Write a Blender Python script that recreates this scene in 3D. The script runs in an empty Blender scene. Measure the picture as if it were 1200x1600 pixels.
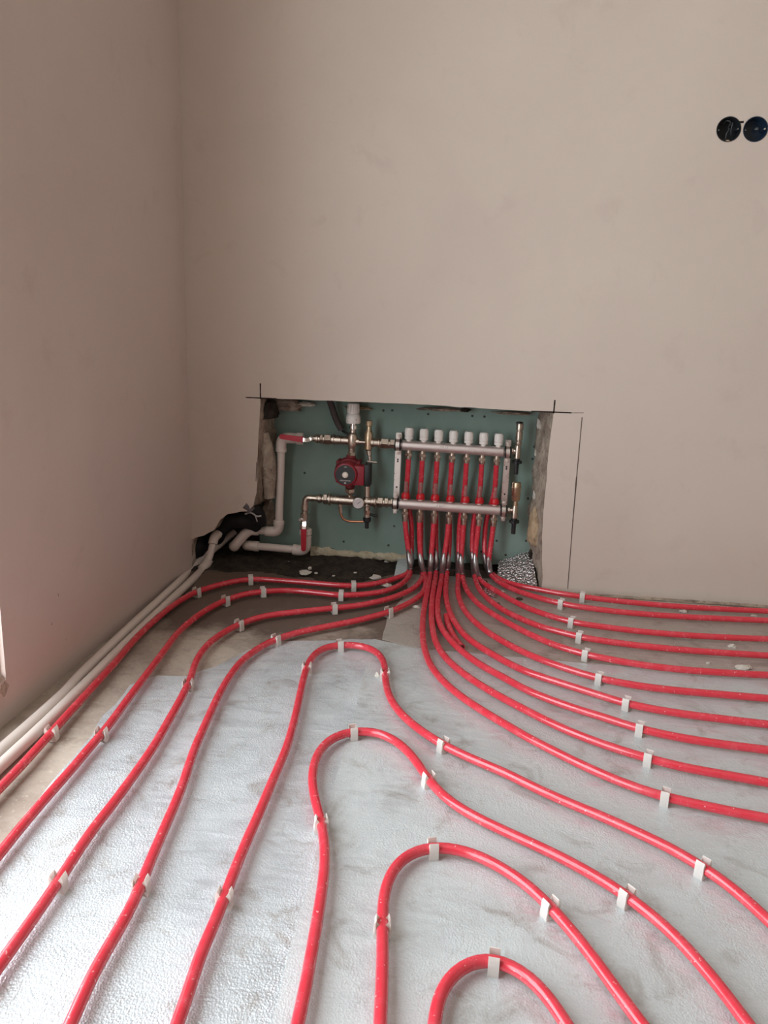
import bpy, bmesh, math, random
from mathutils import Vector, Matrix, noise
random.seed(7)
S = bpy.context.scene
COL = S.collection

# ------------------------------------------------------------------ camera, light, exposure
CAM_H, CAM_D, XL = 0.88287, 2.67167, -0.98606          # eye height, distance to back wall, x of left wall
YAW, PITCH, ROLL, F = 0.11174, 0.23226, 0.03121, 1259.15
cy, sy = math.cos(YAW), math.sin(YAW)
FWD = Vector((-sy*math.cos(PITCH), cy*math.cos(PITCH), -math.sin(PITCH)))
r0 = Vector((cy, sy, 0)); u0 = r0.cross(FWD)
RGT = r0*math.cos(ROLL) + u0*math.sin(ROLL)
UPV = u0*math.cos(ROLL) - r0*math.sin(ROLL)
EYE = Vector((0, -CAM_D, CAM_H))
cam_data = bpy.data.cameras.new('camera')
cam = bpy.data.objects.new('camera', cam_data); COL.objects.link(cam)
m3 = Matrix((RGT, UPV, -FWD)).transposed()
cam.matrix_world = Matrix.Translation(EYE) @ m3.to_4x4()
cam_data.sensor_fit = 'HORIZONTAL'; cam_data.sensor_width = 36.0
cam_data.lens = F/1200*36.0
cam_data.clip_start = 0.02
S.camera = cam

world = bpy.data.worlds.new('sky'); S.world = world
world.use_nodes = True
wn = world.node_tree.nodes; wl = world.node_tree.links
bg = wn['Background']
bg.inputs[0].default_value = (0.90, 0.955, 1.0, 1)      # overcast sky
bg.inputs[1].default_value = 7.6

def portal(name, loc, rot, sx, sz):
    d = bpy.data.lights.new(name, 'AREA'); d.shape = 'RECTANGLE'; d.size = sx; d.size_y = sz
    d.cycles.is_portal = True
    o = bpy.data.objects.new(name, d); COL.objects.link(o)
    o.location = loc; o.rotation_euler = rot
    return o
WY0, WY1, WZ0, WZ1 = -3.15, -1.155, 0.10, 2.25         # balcony opening in the left wall
XR, YB, ZC = 2.5, -4.9, 2.75
portal('daylight_left', (XL-0.27, (WY0+WY1)/2, (WZ0+WZ1)/2), (0, -math.pi/2, 0), WZ1-WZ0, WY1-WY0)
S.view_settings.view_transform = 'Standard'
S.view_settings.look = 'None'
S.view_settings.gamma = 1.0
S.view_settings.use_curve_mapping = False
S.view_settings.exposure = 0.0
S.cycles.use_denoising = True
S.cycles.max_bounces = 10
S.cycles.diffuse_bounces = 6
S.cycles.sample_clamp_indirect = 6

# ------------------------------------------------------------------ helpers
def ray(px, py): return FWD + RGT*((px-600)/F) - UPV*((py-800)/F)
def on_y(px, py, Y=0.0):
    d = ray(px, py); return EYE + d*((Y-EYE.y)/d.y)
def on_z(px, py, Z=0.0):
    d = ray(px, py); return EYE + d*((Z-EYE.z)/d.z)
def on_x(px, py, X):
    d = ray(px, py); return EYE + d*((X-EYE.x)/d.x)
def size(px, P): return px*((P-EYE).dot(FWD))/F
def srgb(r, g, b):
    f = lambda c: (c/255/12.92) if c/255 <= .04045 else ((c/255+.055)/1.055)**2.4
    return (f(r), f(g), f(b), 1)

def tag(o, label=None, cat=None, group=None, kind=None):
    if label: o['label'] = label
    if cat: o['category'] = cat
    if group: o['group'] = group
    if kind: o['kind'] = kind
    return o
def empty(name, loc, label, cat, group=None):
    o = bpy.data.objects.new(name, None); COL.objects.link(o); o.location = loc
    o.empty_display_size = 0.05
    return tag(o, label, cat, group)
def obj(name, bm, mat, parent=None, smooth=True, angle=None):
    me = bpy.data.meshes.new(name)
    bmesh.ops.recalc_face_normals(bm, faces=bm.faces)
    if smooth:
        for f_ in bm.faces: f_.smooth = True
        lim = angle or 0.7
        for e in bm.edges:
            if len(e.link_faces) == 2 and e.calc_face_angle(0) > lim: e.smooth = False
    bm.to_mesh(me); bm.free()
    me.materials.append(mat)
    o = bpy.data.objects.new(name, me); COL.objects.link(o)
    if parent is not None:
        o.parent = parent
        o.matrix_parent_inverse = Matrix.Translation(-Vector(parent.location)) if parent.parent is None else Matrix()
    return o
def child(name, bm, mat, parent, label=None, smooth=True, angle=None):
    """part given in world coordinates"""
    off = Vector((0, 0, 0)); p = parent
    while p is not None:
        off += Vector(p.location); p = p.parent
    for v in bm.verts: v.co -= off
    o = obj(name, bm, mat, None, smooth, angle); o.parent = parent
    if label: o['label'] = label
    return o
def rooted(name, bm, mat, loc, label, cat, group=None, smooth=True, angle=None, kind=None):
    for v in bm.verts: v.co -= Vector(loc)
    o = obj(name, bm, mat, None, smooth, angle); o.location = loc
    return tag(o, label, cat, group, kind)

def frame_for(t):
    t = t.normalized(); a = Vector((0, 0, 1)) if abs(t.z) < .9 else Vector((1, 0, 0))
    n = t.cross(a).normalized(); return n, t.cross(n)
def add_lathe(bm, P, axis, prof, seg=18):
    """prof = [(t, r)] along axis from P"""
    axis = Vector(axis).normalized(); n, b = frame_for(axis); rings = []
    for t, r in prof:
        c = Vector(P) + axis*t
        if r < 1e-6: rings.append([bm.verts.new(c)])
        else: rings.append([bm.verts.new(c + (n*math.cos(a)+b*math.sin(a))*r) for a in [2*math.pi*k/seg for k in range(seg)]])
    for A, B in zip(rings, rings[1:]):
        for k in range(seg):
            k2 = (k+1) % seg
            if len(A) == 1 and len(B) == 1: continue
            if len(A) == 1: bm.faces.new((A[0], B[k], B[k2]))
            elif len(B) == 1: bm.faces.new((A[k], B[0], A[k2]))
            else: bm.faces.new((A[k], B[k], B[k2], A[k2]))
    if len(rings[0]) > 1: bm.faces.new(rings[0][::-1])
    if len(rings[-1]) > 1: bm.faces.new(rings[-1])
    return bm
def cyl(bm, A, B, r, seg=16, bev=None):
    A, B = Vector(A), Vector(B); L = (B-A).length
    e = bev if bev is not None else min(r*.18, L*.2)
    return add_lathe(bm, A, B-A, [(0, r-e), (e, r), (L-e, r), (L, r-e)], seg)
def hexnut(bm, A, B, r): return cyl(bm, A, B, r, 6, min(r*.12, .001))
def catmull(pts, step):
    P = [Vector(p) for p in pts]
    P = [P[0]*2-P[1]] + P + [P[-1]*2-P[-2]]
    out = []
    for i in range(1, len(P)-2):
        a, b, c, d = P[i-1], P[i], P[i+1], P[i+2]
        t0 = 0; t1 = t0+max((b-a).length, 1e-5)**.5; t2 = t1+max((c-b).length, 1e-5)**.5; t3 = t2+max((d-c).length, 1e-5)**.5
        n = max(2, int((c-b).length/step))
        for k in range(n):
            t = t1+(t2-t1)*k/n
            A1 = a*((t1-t)/(t1-t0))+b*((t-t0)/(t1-t0)); A2 = b*((t2-t)/(t2-t1))+c*((t-t1)/(t2-t1)); A3 = c*((t3-t)/(t3-t2))+d*((t-t2)/(t3-t2))
            B1 = A1*((t2-t)/(t2-t0))+A2*((t-t0)/(t2-t0)); B2 = A2*((t3-t)/(t3-t1))+A3*((t-t1)/(t3-t1))
            out.append(B1*((t2-t)/(t2-t1))+B2*((t-t1)/(t2-t1)))
    out.append(P[-2].copy())
    return out
def smooth_path(p, n):
    for _ in range(n):
        p = [p[0]] + [(p[i-1]+p[i]*2+p[i+1])/4 for i in range(1, len(p)-1)] + [p[-1]]
    return p
def frames(path):
    T = [(path[min(i+1, len(path)-1)]-path[max(i-1, 0)]).normalized() for i in range(len(path))]
    n, b = frame_for(T[0]); out = []
    for t in T:
        n = (n - t*n.dot(t)).normalized(); out.append((t, n, t.cross(n)))
    return out
def sweep(bm, path, r, seg=12, cap=True):
    fr = frames(path); rings = []
    for i, (p, (t, n, b)) in enumerate(zip(path, fr)):
        rr = r(i/(len(path)-1)) if callable(r) else r
        rings.append([bm.verts.new(p+(n*math.cos(a)+b*math.sin(a))*rr) for a in [2*math.pi*k/seg for k in range(seg)]])
    for A, B in zip(rings, rings[1:]):
        for k in range(seg):
            k2 = (k+1) % seg; bm.faces.new((A[k], B[k], B[k2], A[k2]))
    if cap: bm.faces.new(rings[0][::-1]); bm.faces.new(rings[-1])
    return bm
def add_box(bm, lo, hi, M=None, bev=0):
    x0, y0, z0 = lo; x1, y1, z1 = hi
    vs = [bm.verts.new((x, y, z)) for x in (x0, x1) for y in (y0, y1) for z in (z0, z1)]
    fs = [bm.faces.new([vs[i] for i in q]) for q in ((0,1,3,2),(4,6,7,5),(0,4,5,1),(2,3,7,6),(0,2,6,4),(1,5,7,3))]
    if bev:
        es = list({e for f_ in fs for e in f_.edges})
        res = bmesh.ops.bevel(bm, geom=es, offset=bev, segments=2, affect='EDGES', profile=.5)
        vs = list({v for f_ in res['faces'] for v in f_.verts} | {v for v in vs if v.is_valid})
    if M is not None:
        for v in vs: v.co = M @ v.co
    return bm
def B(): return bmesh.new()
def lump(P, sx, sy_, sz, seed, sub=2, rough=.35):
    bm = B(); bmesh.ops.create_icosphere(bm, subdivisions=sub, radius=1)
    for v in bm.verts:
        k = 1+rough*noise.noise(v.co*1.6+Vector((seed*3.1, seed*1.7, seed)))+rough*.5*noise.noise(v.co*3.7+Vector((seed, 0, seed*2)))
        c = v.co*k; c.z = max(c.z, -.55)
        v.co = Vector(P)+Vector((c.x*sx, c.y*sy_, (c.z+.55)*sz))
    return bm

# ------------------------------------------------------------------ materials
def mat(name, base, rough=.5, metal=0., spec=.5, coat=0.):
    m = bpy.data.materials.new(name); m.use_nodes = True
    p = m.node_tree.nodes['Principled BSDF']
    p.inputs['Base Color'].default_value = base
    p.inputs['Roughness'].default_value = rough
    p.inputs['Metallic'].default_value = metal
    p.inputs['Specular IOR Level'].default_value = spec
    p.inputs['Coat Weight'].default_value = coat
    return m
class NT:
    def __init__(s, m): s.m = m; s.n = m.node_tree.nodes; s.l = m.node_tree.links; s.p = s.n['Principled BSDF']; s.tc = s.n.new('ShaderNodeTexCoord')
    def noise(s, scale, detail=4, rough=.55, dist=0, vec=None):
        t = s.n.new('ShaderNodeTexNoise'); t.inputs['Scale'].default_value = scale; t.inputs['Detail'].default_value = detail
        t.inputs['Roughness'].default_value = rough; t.inputs['Distortion'].default_value = dist
        s.l.new(vec or s.tc.outputs['Object'], t.inputs['Vector']); return t.outputs['Fac']
    def voro(s, scale, vec=None):
        t = s.n.new('ShaderNodeTexVoronoi'); t.inputs['Scale'].default_value = scale
        s.l.new(vec or s.tc.outputs['Object'], t.inputs['Vector']); return t
    def scaled(s, v):
        t = s.n.new('ShaderNodeMapping'); t.inputs['Scale'].default_value = v; s.l.new(s.tc.outputs['Object'], t.inputs['Vector']); return t.outputs[0]
    def ramp(s, fac, stops):
        t = s.n.new('ShaderNodeValToRGB'); e = t.color_ramp.elements
        while len(e) < len(stops): e.new(.5)
        for el, (pos, c) in zip(e, stops):
            el.position = pos; el.color = c if len(c) == 4 else (*c, 1)
        s.l.new(fac, t.inputs[0]); return t.outputs[0]
    def mix(s, fac, a, b, mode='MIX'):
        t = s.n.new('ShaderNodeMix'); t.data_type = 'RGBA'; t.blend_type = mode
        for sock, val in ((0, fac), (6, a), (7, b)):
            if hasattr(val, 'is_linked') or isinstance(val, bpy.types.NodeSocket): s.l.new(val, t.inputs[sock])
            else: t.inputs[sock].default_value = val
        return t.outputs[2]
    def math(s, op, a, b):
        t = s.n.new('ShaderNodeMath'); t.operation = op
        for i, v in enumerate((a, b)):
            if isinstance(v, bpy.types.NodeSocket): s.l.new(v, t.inputs[i])
            else: t.inputs[i].default_value = v
        return t.outputs[0]
    def bump(s, h, strength, dist, prev=None):
        t = s.n.new('ShaderNodeBump'); t.inputs['Strength'].default_value = strength; t.inputs['Distance'].default_value = dist
        s.l.new(h, t.inputs['Height'])
        if prev is not None: s.l.new(prev, t.inputs['Normal'])
        return t.outputs[0]
    def to(s, name, sock): s.l.new(sock, s.p.inputs[name])
BW = lambda v: (v, v, v, 1)

def plaster(name, c1, c2, c3):
    m = mat(name, c1, .85, spec=.25); n = NT(m)
    big = n.noise(1.3, 5, .6, .4); mid = n.noise(7, 5, .65, .3)
    col = n.mix(n.ramp(big, [(.35, BW(0)), (.68, BW(1))]), c1, c2)
    col = n.mix(n.ramp(mid, [(.58, BW(0)), (.8, BW(.55))]), col, c3)
    v = n.voro(9); sp = n.ramp(v.outputs['Distance'], [(.012, BW(1)), (.03, BW(0))])
    gate = n.ramp(n.noise(3, 1), [(.55, BW(0)), (.6, BW(.6))])
    col = n.mix(n.math('MULTIPLY', sp, gate), col, srgb(105, 88, 80))
    n.to('Base Color', col)
    n.to('Normal', n.bump(n.noise(260, 3), .12, .001, n.bump(n.noise(5, 4), .25, .006)))
    return m
M_wall = plaster('wall_plaster', srgb(197, 183, 172), srgb(205, 192, 180), srgb(184, 167, 157))
M_left = plaster('left_wall_plaster', srgb(198, 183, 175), srgb(205, 190, 181), srgb(186, 166, 158))
M_white = mat('white_paint', srgb(232, 230, 224), .6)
M_ceil = mat('ceiling_paint', srgb(225, 220, 212), .9)
def rough_masonry(name, c1, c2, c3, scale=14):
    m = mat(name, c1, .95, spec=.15); n = NT(m)
    a = n.noise(scale, 6, .7, .5); b = n.noise(scale*5, 4, .6)
    col = n.mix(n.ramp(a, [(.38, BW(0)), (.6, BW(1))]), c1, c2)
    col = n.mix(n.ramp(b, [(.55, BW(0)), (.72, BW(.8))]), col, c3)
    n.to('Base Color', col); n.to('Normal', n.bump(b, .8, .006, n.bump(a, .8, .012)))
    return m
M_mason = rough_masonry('broken_masonry', srgb(138, 124, 112), srgb(182, 168, 152), srgb(92, 80, 70))
M_tan = rough_masonry('tan_mortar', srgb(176, 150, 120), srgb(190, 168, 140), srgb(140, 116, 92))
M_dark = rough_masonry('dark_screed', srgb(52, 46, 42), srgb(74, 66, 58), srgb(34, 30, 28), 22)
M_foam = rough_masonry('cream_foam', srgb(190, 178, 150), srgb(205, 195, 172), srgb(150, 136, 112), 30)
M_plas = rough_masonry('plaster_crumb', srgb(226, 218, 206), srgb(236, 230, 220), srgb(205, 194, 180), 40)
M_mud = rough_masonry('dark_crumb', srgb(70, 62, 54), srgb(96, 84, 72), srgb(50, 44, 40), 40)
def concrete():
    m = mat('floor_concrete', srgb(150, 138, 126), .8, spec=.3); n = NT(m)
    a = n.noise(2.2, 6, .65, .6); b = n.noise(16, 5, .7); c = n.noise(90, 3, .6)
    col = n.mix(n.ramp(a, [(.35, BW(0)), (.65, BW(1))]), srgb(150, 136, 124), srgb(192, 182, 168))
    col = n.mix(n.ramp(b, [(.5, BW(0)), (.72, BW(.6))]), col, srgb(116, 100, 88))
    col = n.mix(n.ramp(c, [(.6, BW(0)), (.72, BW(.5))]), col, srgb(208, 202, 192))
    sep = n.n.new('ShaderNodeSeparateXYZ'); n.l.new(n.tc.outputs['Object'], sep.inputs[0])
    mud_shade = n.math('ADD', n.math('ADD', sep.outputs[1], .18), n.math('MULTIPLY', n.noise(5, 5, .65), .9))  # brown mud towards the back wall, with corner shade put into its colour
    col = n.mix(n.ramp(mud_shade, [(0, BW(0)), (.18, BW(.92))]), col, n.mix(b, srgb(82, 68, 60), srgb(112, 96, 86)))
    n.to('Base Color', col); n.to('Normal', n.bump(c, .35, .002, n.bump(b, .4, .004)))
    return m
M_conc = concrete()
def foil(name, clean, dust, dust_lo, dust_hi, sparkle=1.0, metal=.8, dirt=srgb(150, 138, 126)):
    m = mat(name, clean, .4, metal); n = NT(m)
    d = n.noise(4.5, 6, .62, .8); fine = n.noise(420, 2, .5); crk = n.voro(300, n.scaled((1, .8, 1))); band = n.noise(9, 5, .7, 1.2)
    streak = n.noise(14, 4, .6, .3, n.scaled((1, 6, 1)))
    mask = n.ramp(n.math('ADD', n.math('MULTIPLY', d, .6), n.math('MULTIPLY', streak, .4)), [(dust_lo, BW(0)), (dust_hi, BW(1))])
    col = n.mix(mask, clean, dust); patch_ = n.ramp(n.noise(3.3, 3, .5, .5, n.scaled((1.6, .55, 1))), [(.25, BW(.25)), (.75, BW(1))])
    st = n.ramp(n.noise(11, 6, .7, .9), [(.53, BW(0)), (.74, BW(.7))])
    col = n.mix(st, col, dirt)
    glint_dots = n.ramp(n.noise(240, 2, .5), [(.70, BW(0)), (.73, BW(.8))])  # fine white glints of the foil painted into its colour
    col = n.mix(glint_dots, col, srgb(236, 236, 232))
    n.to('Base Color', col)
    inv = n.ramp(mask, [(0, BW(metal)), (1, BW(metal*.25))])
    n.to('Metallic', inv)
    n.to('Roughness', n.ramp(mask, [(0, BW(.30)), (1, BW(.52))]))
    nb = n.bump(band, .35, .006)
    nb = n.bump(n.math('MULTIPLY', crk.outputs['Distance'], patch_), .8*sparkle, .0017, nb)
    n.to('Normal', n.bump(n.math('MULTIPLY', fine, patch_), .9*sparkle, .0010, nb))
    return m
M_foilA = foil('foil_bright', srgb(218, 227, 232), srgb(200, 206, 208), .38, .60, .9, .6)
M_foilB = foil('foil_grey', srgb(214, 222, 225), srgb(196, 202, 202), .38, .56, .6, .55, srgb(150, 144, 136))
M_foilC = foil('foil_dusty', srgb(196, 194, 190), srgb(171, 164, 155), .34, .52, .9, .5, srgb(118, 104, 92))
def crinkle():
    m = mat('crinkled_foil', srgb(215, 210, 210), .22, .95); n = NT(m)
    v = n.voro(120); v2 = n.voro(230)
    n.to('Normal', n.bump(v.outputs['Distance'], 1, .006, n.bump(v2.outputs['Distance'], .8, .003)))
    return m
M_crink = crinkle()
def tube_mat():
    m = mat('red_tube', srgb(206, 32, 50), .32, spec=.5, coat=.5); m.node_tree.nodes['Principled BSDF'].inputs['Coat Roughness'].default_value = .1; n = NT(m)
    a = n.noise(30, 4, .6); sp = n.noise(160, 2, .5)
    col = n.mix(n.ramp(a, [(.45, BW(0)), (.75, BW(.5))]), srgb(207, 51, 66), srgb(214, 86, 98))
    col = n.mix(n.ramp(sp, [(.69, BW(0)), (.73, BW(.55))]), col, srgb(232, 200, 198))
    n.to('Base Color', col); n.to('Roughness', n.ramp(a, [(.4, BW(.17)), (.7, BW(.32))]))
    return m
M_tube = tube_mat()
M_bore = mat('tube_bore', srgb(60, 14, 18), .7)
M_clip = mat('clip_plastic', srgb(236, 233, 228), .42)
_n = M_clip.node_tree.nodes; _t = _n.new('ShaderNodeBsdfTranslucent'); _t.inputs[0].default_value = srgb(238, 234, 228); _m = _n.new('ShaderNodeMixShader'); _m.inputs[0].default_value = .4
M_clip.node_tree.links.new(_n['Principled BSDF'].outputs[0], _m.inputs[1]); M_clip.node_tree.links.new(_t.outputs[0], _m.inputs[2]); M_clip.node_tree.links.new(_m.outputs[0], _n['Material Output'].inputs[0])
M_ppr = mat('white_pipe_plastic', srgb(216, 204, 196), .45)
M_cap = mat('cap_plastic', srgb(226, 220, 214), .4)
M_rib = mat('cap_shade', srgb(196, 190, 184), .5)
def metal(name, c, rough, bump=0):
    m = mat(name, c, rough, 1.0)
    if bump:
        n = NT(m); n.to('Normal', n.bump(n.noise(120, 3), bump, .001)); n.to('Roughness', n.ramp(n.noise(60, 3), [(.35, BW(rough*.75)), (.7, BW(rough*1.3))]))
    return m
M_steel = metal('stainless_bar', srgb(214, 202, 198), .40); M_steel.node_tree.nodes['Principled BSDF'].inputs['Metallic'].default_value = .8
M_strap = metal('zinc_strap', srgb(222, 214, 208), .34, .15)
M_brass = metal('nickel_brass', srgb(198, 184, 170), .34, .2)
M_brassy = metal('raw_brass', srgb(202, 180, 152), .36, .2)
M_copper = metal('copper_tube', srgb(206, 140, 110), .32)
M_chrome = metal('chrome', srgb(235, 232, 230), .12)
M_sleeve = metal('bend_support_steel', srgb(222, 220, 221), .32)
M_black = mat('black_plastic', srgb(24, 24, 25), .5)
M_rubber = mat('black_rubber', srgb(20, 20, 22), .75)
M_pump = mat('pump_red', srgb(140, 30, 44), .42)
M_pumpd = mat('pump_cast_red', srgb(112, 26, 34), .6)
M_face = mat('pump_label_black', srgb(30, 31, 32), .45)
M_ink = mat('white_ink', srgb(210, 208, 204), .6)
M_knob = mat('knob_white', srgb(232, 222, 210), .4)
M_handle = mat('handle_red', srgb(178, 22, 44), .4)
M_flow = mat('red_plastic', srgb(190, 22, 34), .35)
M_gauge = mat('gauge_face', srgb(206, 200, 198), .3, spec=.6)
M_pencil = mat('marker_line', srgb(40, 32, 30), .9, spec=.1)
M_graph = mat('pencil_line', srgb(96, 84, 78), .9, spec=.1)
M_box = mat('box_black_plastic', srgb(22, 27, 31), .55)
M_boxb = mat('box_blue_reflection', srgb(24, 42, 60), .4)  # black plastic with its bluish reflection put into the colour
M_wire = mat('wire_grey', srgb(84, 86, 88), .5)
M_conduit = mat('conduit_grey', srgb(66, 58, 56), .7)
M_tape = mat('grey_tape', srgb(92, 88, 90), .5)
M_twine = mat('white_tie', srgb(190, 186, 184), .6)
def board_mat():
    m = mat('green_board', srgb(112, 136, 128), .85, spec=.2); n = NT(m)
    n.to('Base Color', n.mix(n.ramp(n.noise(5, 5, .6), [(.35, BW(0)), (.7, BW(1))]), srgb(122, 144, 135), srgb(136, 155, 147)))
    n.to('Normal', n.bump(n.noise(300, 2), .1, .001)); return m
M_board = board_mat()
def clear():
    m = bpy.data.materials.new('clear_plastic'); m.use_nodes = True; n = m.node_tree.nodes; l = m.node_tree.links
    for x in list(n): n.remove(x)
    o = n.new('ShaderNodeOutputMaterial'); mx = n.new('ShaderNodeMixShader'); mx.inputs[0].default_value = .30
    t = n.new('ShaderNodeBsdfTransparent'); t.inputs[0].default_value = (.93, .88, .86, 1)
    g = n.new('ShaderNodeBsdfPrincipled'); g.inputs['Base Color'].default_value = srgb(170, 160, 155); g.inputs['Roughness'].default_value = .15
    l.new(t.outputs[0], mx.inputs[1]); l.new(g.outputs[0], mx.inputs[2]); l.new(mx.outputs[0], o.inputs[0]); return m
M_clear = clear()

# ------------------------------------------------------------------ the room
ND = 0.18                                              # depth of the niche
def wobble(P, Q, step, amp, seed):
    """points from P to Q with a ragged line, Q left out"""
    n = max(1, int((Q-P).length/step)); out = []
    for k in range(n):
        p = P.lerp(Q, k/n)
        if k: p = p + Vector((noise.noise(p*23+Vector((seed, 0, 0))), 0, noise.noise(p*23+Vector((0, seed, 9)))))*amp
        out.append(p)
    return out
N_out = [on_y(300, 905), on_y(299, 843), on_y(318, 837), on_y(334, 829), on_y(344, 812), on_y(356, 803), on_y(386, 799), on_y(396, 790),
         on_y(401, 770), on_y(402, 720), on_y(407, 622), on_y(640, 631), on_y(865, 645), on_y(856, 720), on_y(849, 800), on_y(847, 880), on_y(846, 930)]
N_out[0] = Vector((XL, 0, 0)); N_out[1].x = XL; N_out[-1].z = 0
amps = [0, .006, .006, .006, .006, .006, .006, .004, .003, .0015, .0012, .0022, .002, .003, .004, .006]
steps = .02
edge = []
for i in range(len(N_out)-1):
    edge += wobble(N_out[i], N_out[i+1], steps, amps[i], i)
edge.append(N_out[-1])
for p in edge: p.y = 0
edge[0].x = XL

sock_c = [on_y(1138.6, 202), on_y(1180.4, 202)]
SR = .0345
bm = B()
loop = [Vector((XR, 0, 0)), Vector((XR, 0, ZC)), Vector((XL, 0, ZC))]
outer = [bm.verts.new(v) for v in loop] + [bm.verts.new(v) for v in edge[1:]]
es = [bm.edges.new((outer[i], outer[(i+1) % len(outer)])) for i in range(len(outer))]
for c in sock_c:
    ring = [bm.verts.new(c+Vector((math.cos(a), 0, math.sin(a)))*SR*(1+.02*noise.noise(Vector((a*2, c.x*9, 0))))) for a in [2*math.pi*k/36 for k in range(36)]]
    es += [bm.edges.new((ring[i], ring[(i+1) % 36])) for i in range(36)]
bmesh.ops.triangle_fill(bm, use_beauty=True, edges=es)
for f_ in bm.faces:
    if f_.normal.y > 0: f_.normal_flip()
wall_back = obj('wall_back', bm, M_wall, smooth=False); tag(wall_back, 'bare beige plaster wall with a chased out niche at its foot', kind='structure')

# broken jambs of the niche: from the plaster edge back to the board
bm = B(); rows = []
IN = 5
for i, p in enumerate(edge):
    t_in = 0.0
    row = []
    for k in range(IN+1):
        t = k/IN; q = p.copy(); q.y = ND*t
        ins = 0
        if p.x < -.5 and p.z > .22: q.x += .012*t
        if p.x > .2:
            q.x -= (.034*t if p.z > .1 else .03*t)
        if abs(p.z-.613) < .02: q.z -= .006*t
        if 0 < k:
            q += Vector((noise.noise(q*19), 0, noise.noise(q*19+Vector((5, 5, 5)))))*.011*min(1, t*2) + Vector((noise.noise(q*60), 0, noise.noise(q*60+Vector((2, 7, 1)))))*.005*min(1, t*2)
        if p.z <= 1e-4 or q.z < 0: q.z = max(0, q.z)
        row.append(bm.verts.new(q))
    rows.append(row)
for A, C in zip(rows, rows[1:]):
    for k in range(IN): bm.faces.new((A[k], A[k+1], C[k+1], C[k]))
child('niche_edge', bm, M_mason, wall_back, 'broken grey masonry around the niche', angle=1.2)
bm = B(); add_box(bm, (XL-.1, ND+.014, -.05), (.5, ND+.05, .75)); child('niche_back', bm, M_dark, wall_back, 'dark rough back of the niche', smooth=False)
# tan mortar block on the right jamb
bm = lump(on_y(834, 848, .12), .024, .05, .092, 4, 3, .25); child('mortar_and_shade', bm, M_tan, wall_back, 'tan mortar left on the right jamb')
bm = lump(on_y(843, 884, .13), .022, .05, .03, 9, 3, .3); child('mortar_and_shade', bm, M_mason, wall_back)
bm = lump(on_y(420, 652, .10), .032, .06, .04, 14, 3, .5); child('mortar_and_shade', bm, M_dark, wall_back, 'dark lump standing in for a shaded hole in the niche corner')  # no real hole: its shade is the colour of a dark lump
bm = lump(on_y(446, 641, .15), .055, .03, .026, 3, 3, .5); child('mortar_and_shade', bm, M_mason, wall_back)
bm = B(); sweep(bm, smooth_path(catmull([on_y(411, 676, .08), on_y(417, 720, .08), on_y(420, 760, .08), on_y(421, 778, .08)], .01), 2), lambda t: .02+.012*math.sin(math.pi*min(1, t*1.1)), 12)
child('mortar_ridge', bm, M_mason, wall_back)
for a, b, Y, sx, sz, sd_, mm in [(420, 806, .155, .030, .058, 21, M_mason), (424, 760, .165, .022, .06, 22, M_mason), (846, 684, .15, .006, .030, 23, M_dark), (841, 738, .155, .007, .034, 24, M_dark),  # dark lumps on this row show crevice shade by colour, the others are mortar
                                 (838, 772, .15, .011, .030, 25, M_plas), (843, 664, .15, .010, .022, 26, M_plas), (838, 708, .165, .006, .016, 27, M_plas), (832, 866, .15, .012, .02, 28, M_dark),
                                 (478, 632, .15, .03, .010, 29, M_plas), (560, 638, .165, .05, .006, 30, M_tan), (727, 641, .15, .016, .008, 31, M_dark), (690, 640, .15, .08, .006, 32, M_mason), (800, 646, .15, .06, .006, 33, M_mason)]:
    P = on_y(a, b, Y); bm = lump(P-Vector((0, 0, sz*.55)), sx, .022, sz, sd_, 3, .5); child('mortar_and_shade', bm, mm, wall_back)
# marker crosses and the pencil line
def mark(P, Q, w, m):
    P, Q = Vector(P), Vector(Q); d = (Q-P).normalized(); n = d.cross(Vector((0, 1, 0))); bm = B(); k = 8; L = []
    for i in range(k+1):
        p = P.lerp(Q, i/k); ww = w*(.5+.25*noise.noise(p*90)+.15)
        L.append((bm.verts.new(p+n*ww+Vector((0, -.0006, 0))), bm.verts.new(p-n*ww+Vector((0, -.0006, 0)))))
    for a, b in zip(L, L[1:]): bm.faces.new((a[0], a[1], b[1], b[0]))
    r = bmesh.ops.extrude_face_region(bm, geom=bm.faces[:])
    for v in r['geom']:
        if isinstance(v, bmesh.types.BMVert): v.co.y += .0007
    child('marker_line' if m is M_pencil else 'pencil_line', bm, m, wall_back, smooth=False)
mark(on_y(406.8, 599), on_y(407, 622), .0034, M_pencil); mark(on_y(384, 621), on_y(432, 623), .0030, M_pencil)
mark(on_y(867, 625), on_y(865, 646), .0034, M_pencil); mark(on_y(830, 642.5), on_y(893, 645), .0030, M_pencil)
mark(on_y(893, 645), on_y(912, 645), .0012, M_graph)
mark(on_y(909.5, 652), on_y(901, 745), .0022, M_graph); mark(on_y(901, 745), on_y(895, 815), .0030, M_graph); mark(on_y(895, 815), on_y(887, 920), .0022, M_graph)
mark(on_y(401, 722), on_y(400, 752), .0016, M_graph)
mark(on_y(1155, 191), on_y(1162, 190.5), .004, M_pencil)

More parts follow.
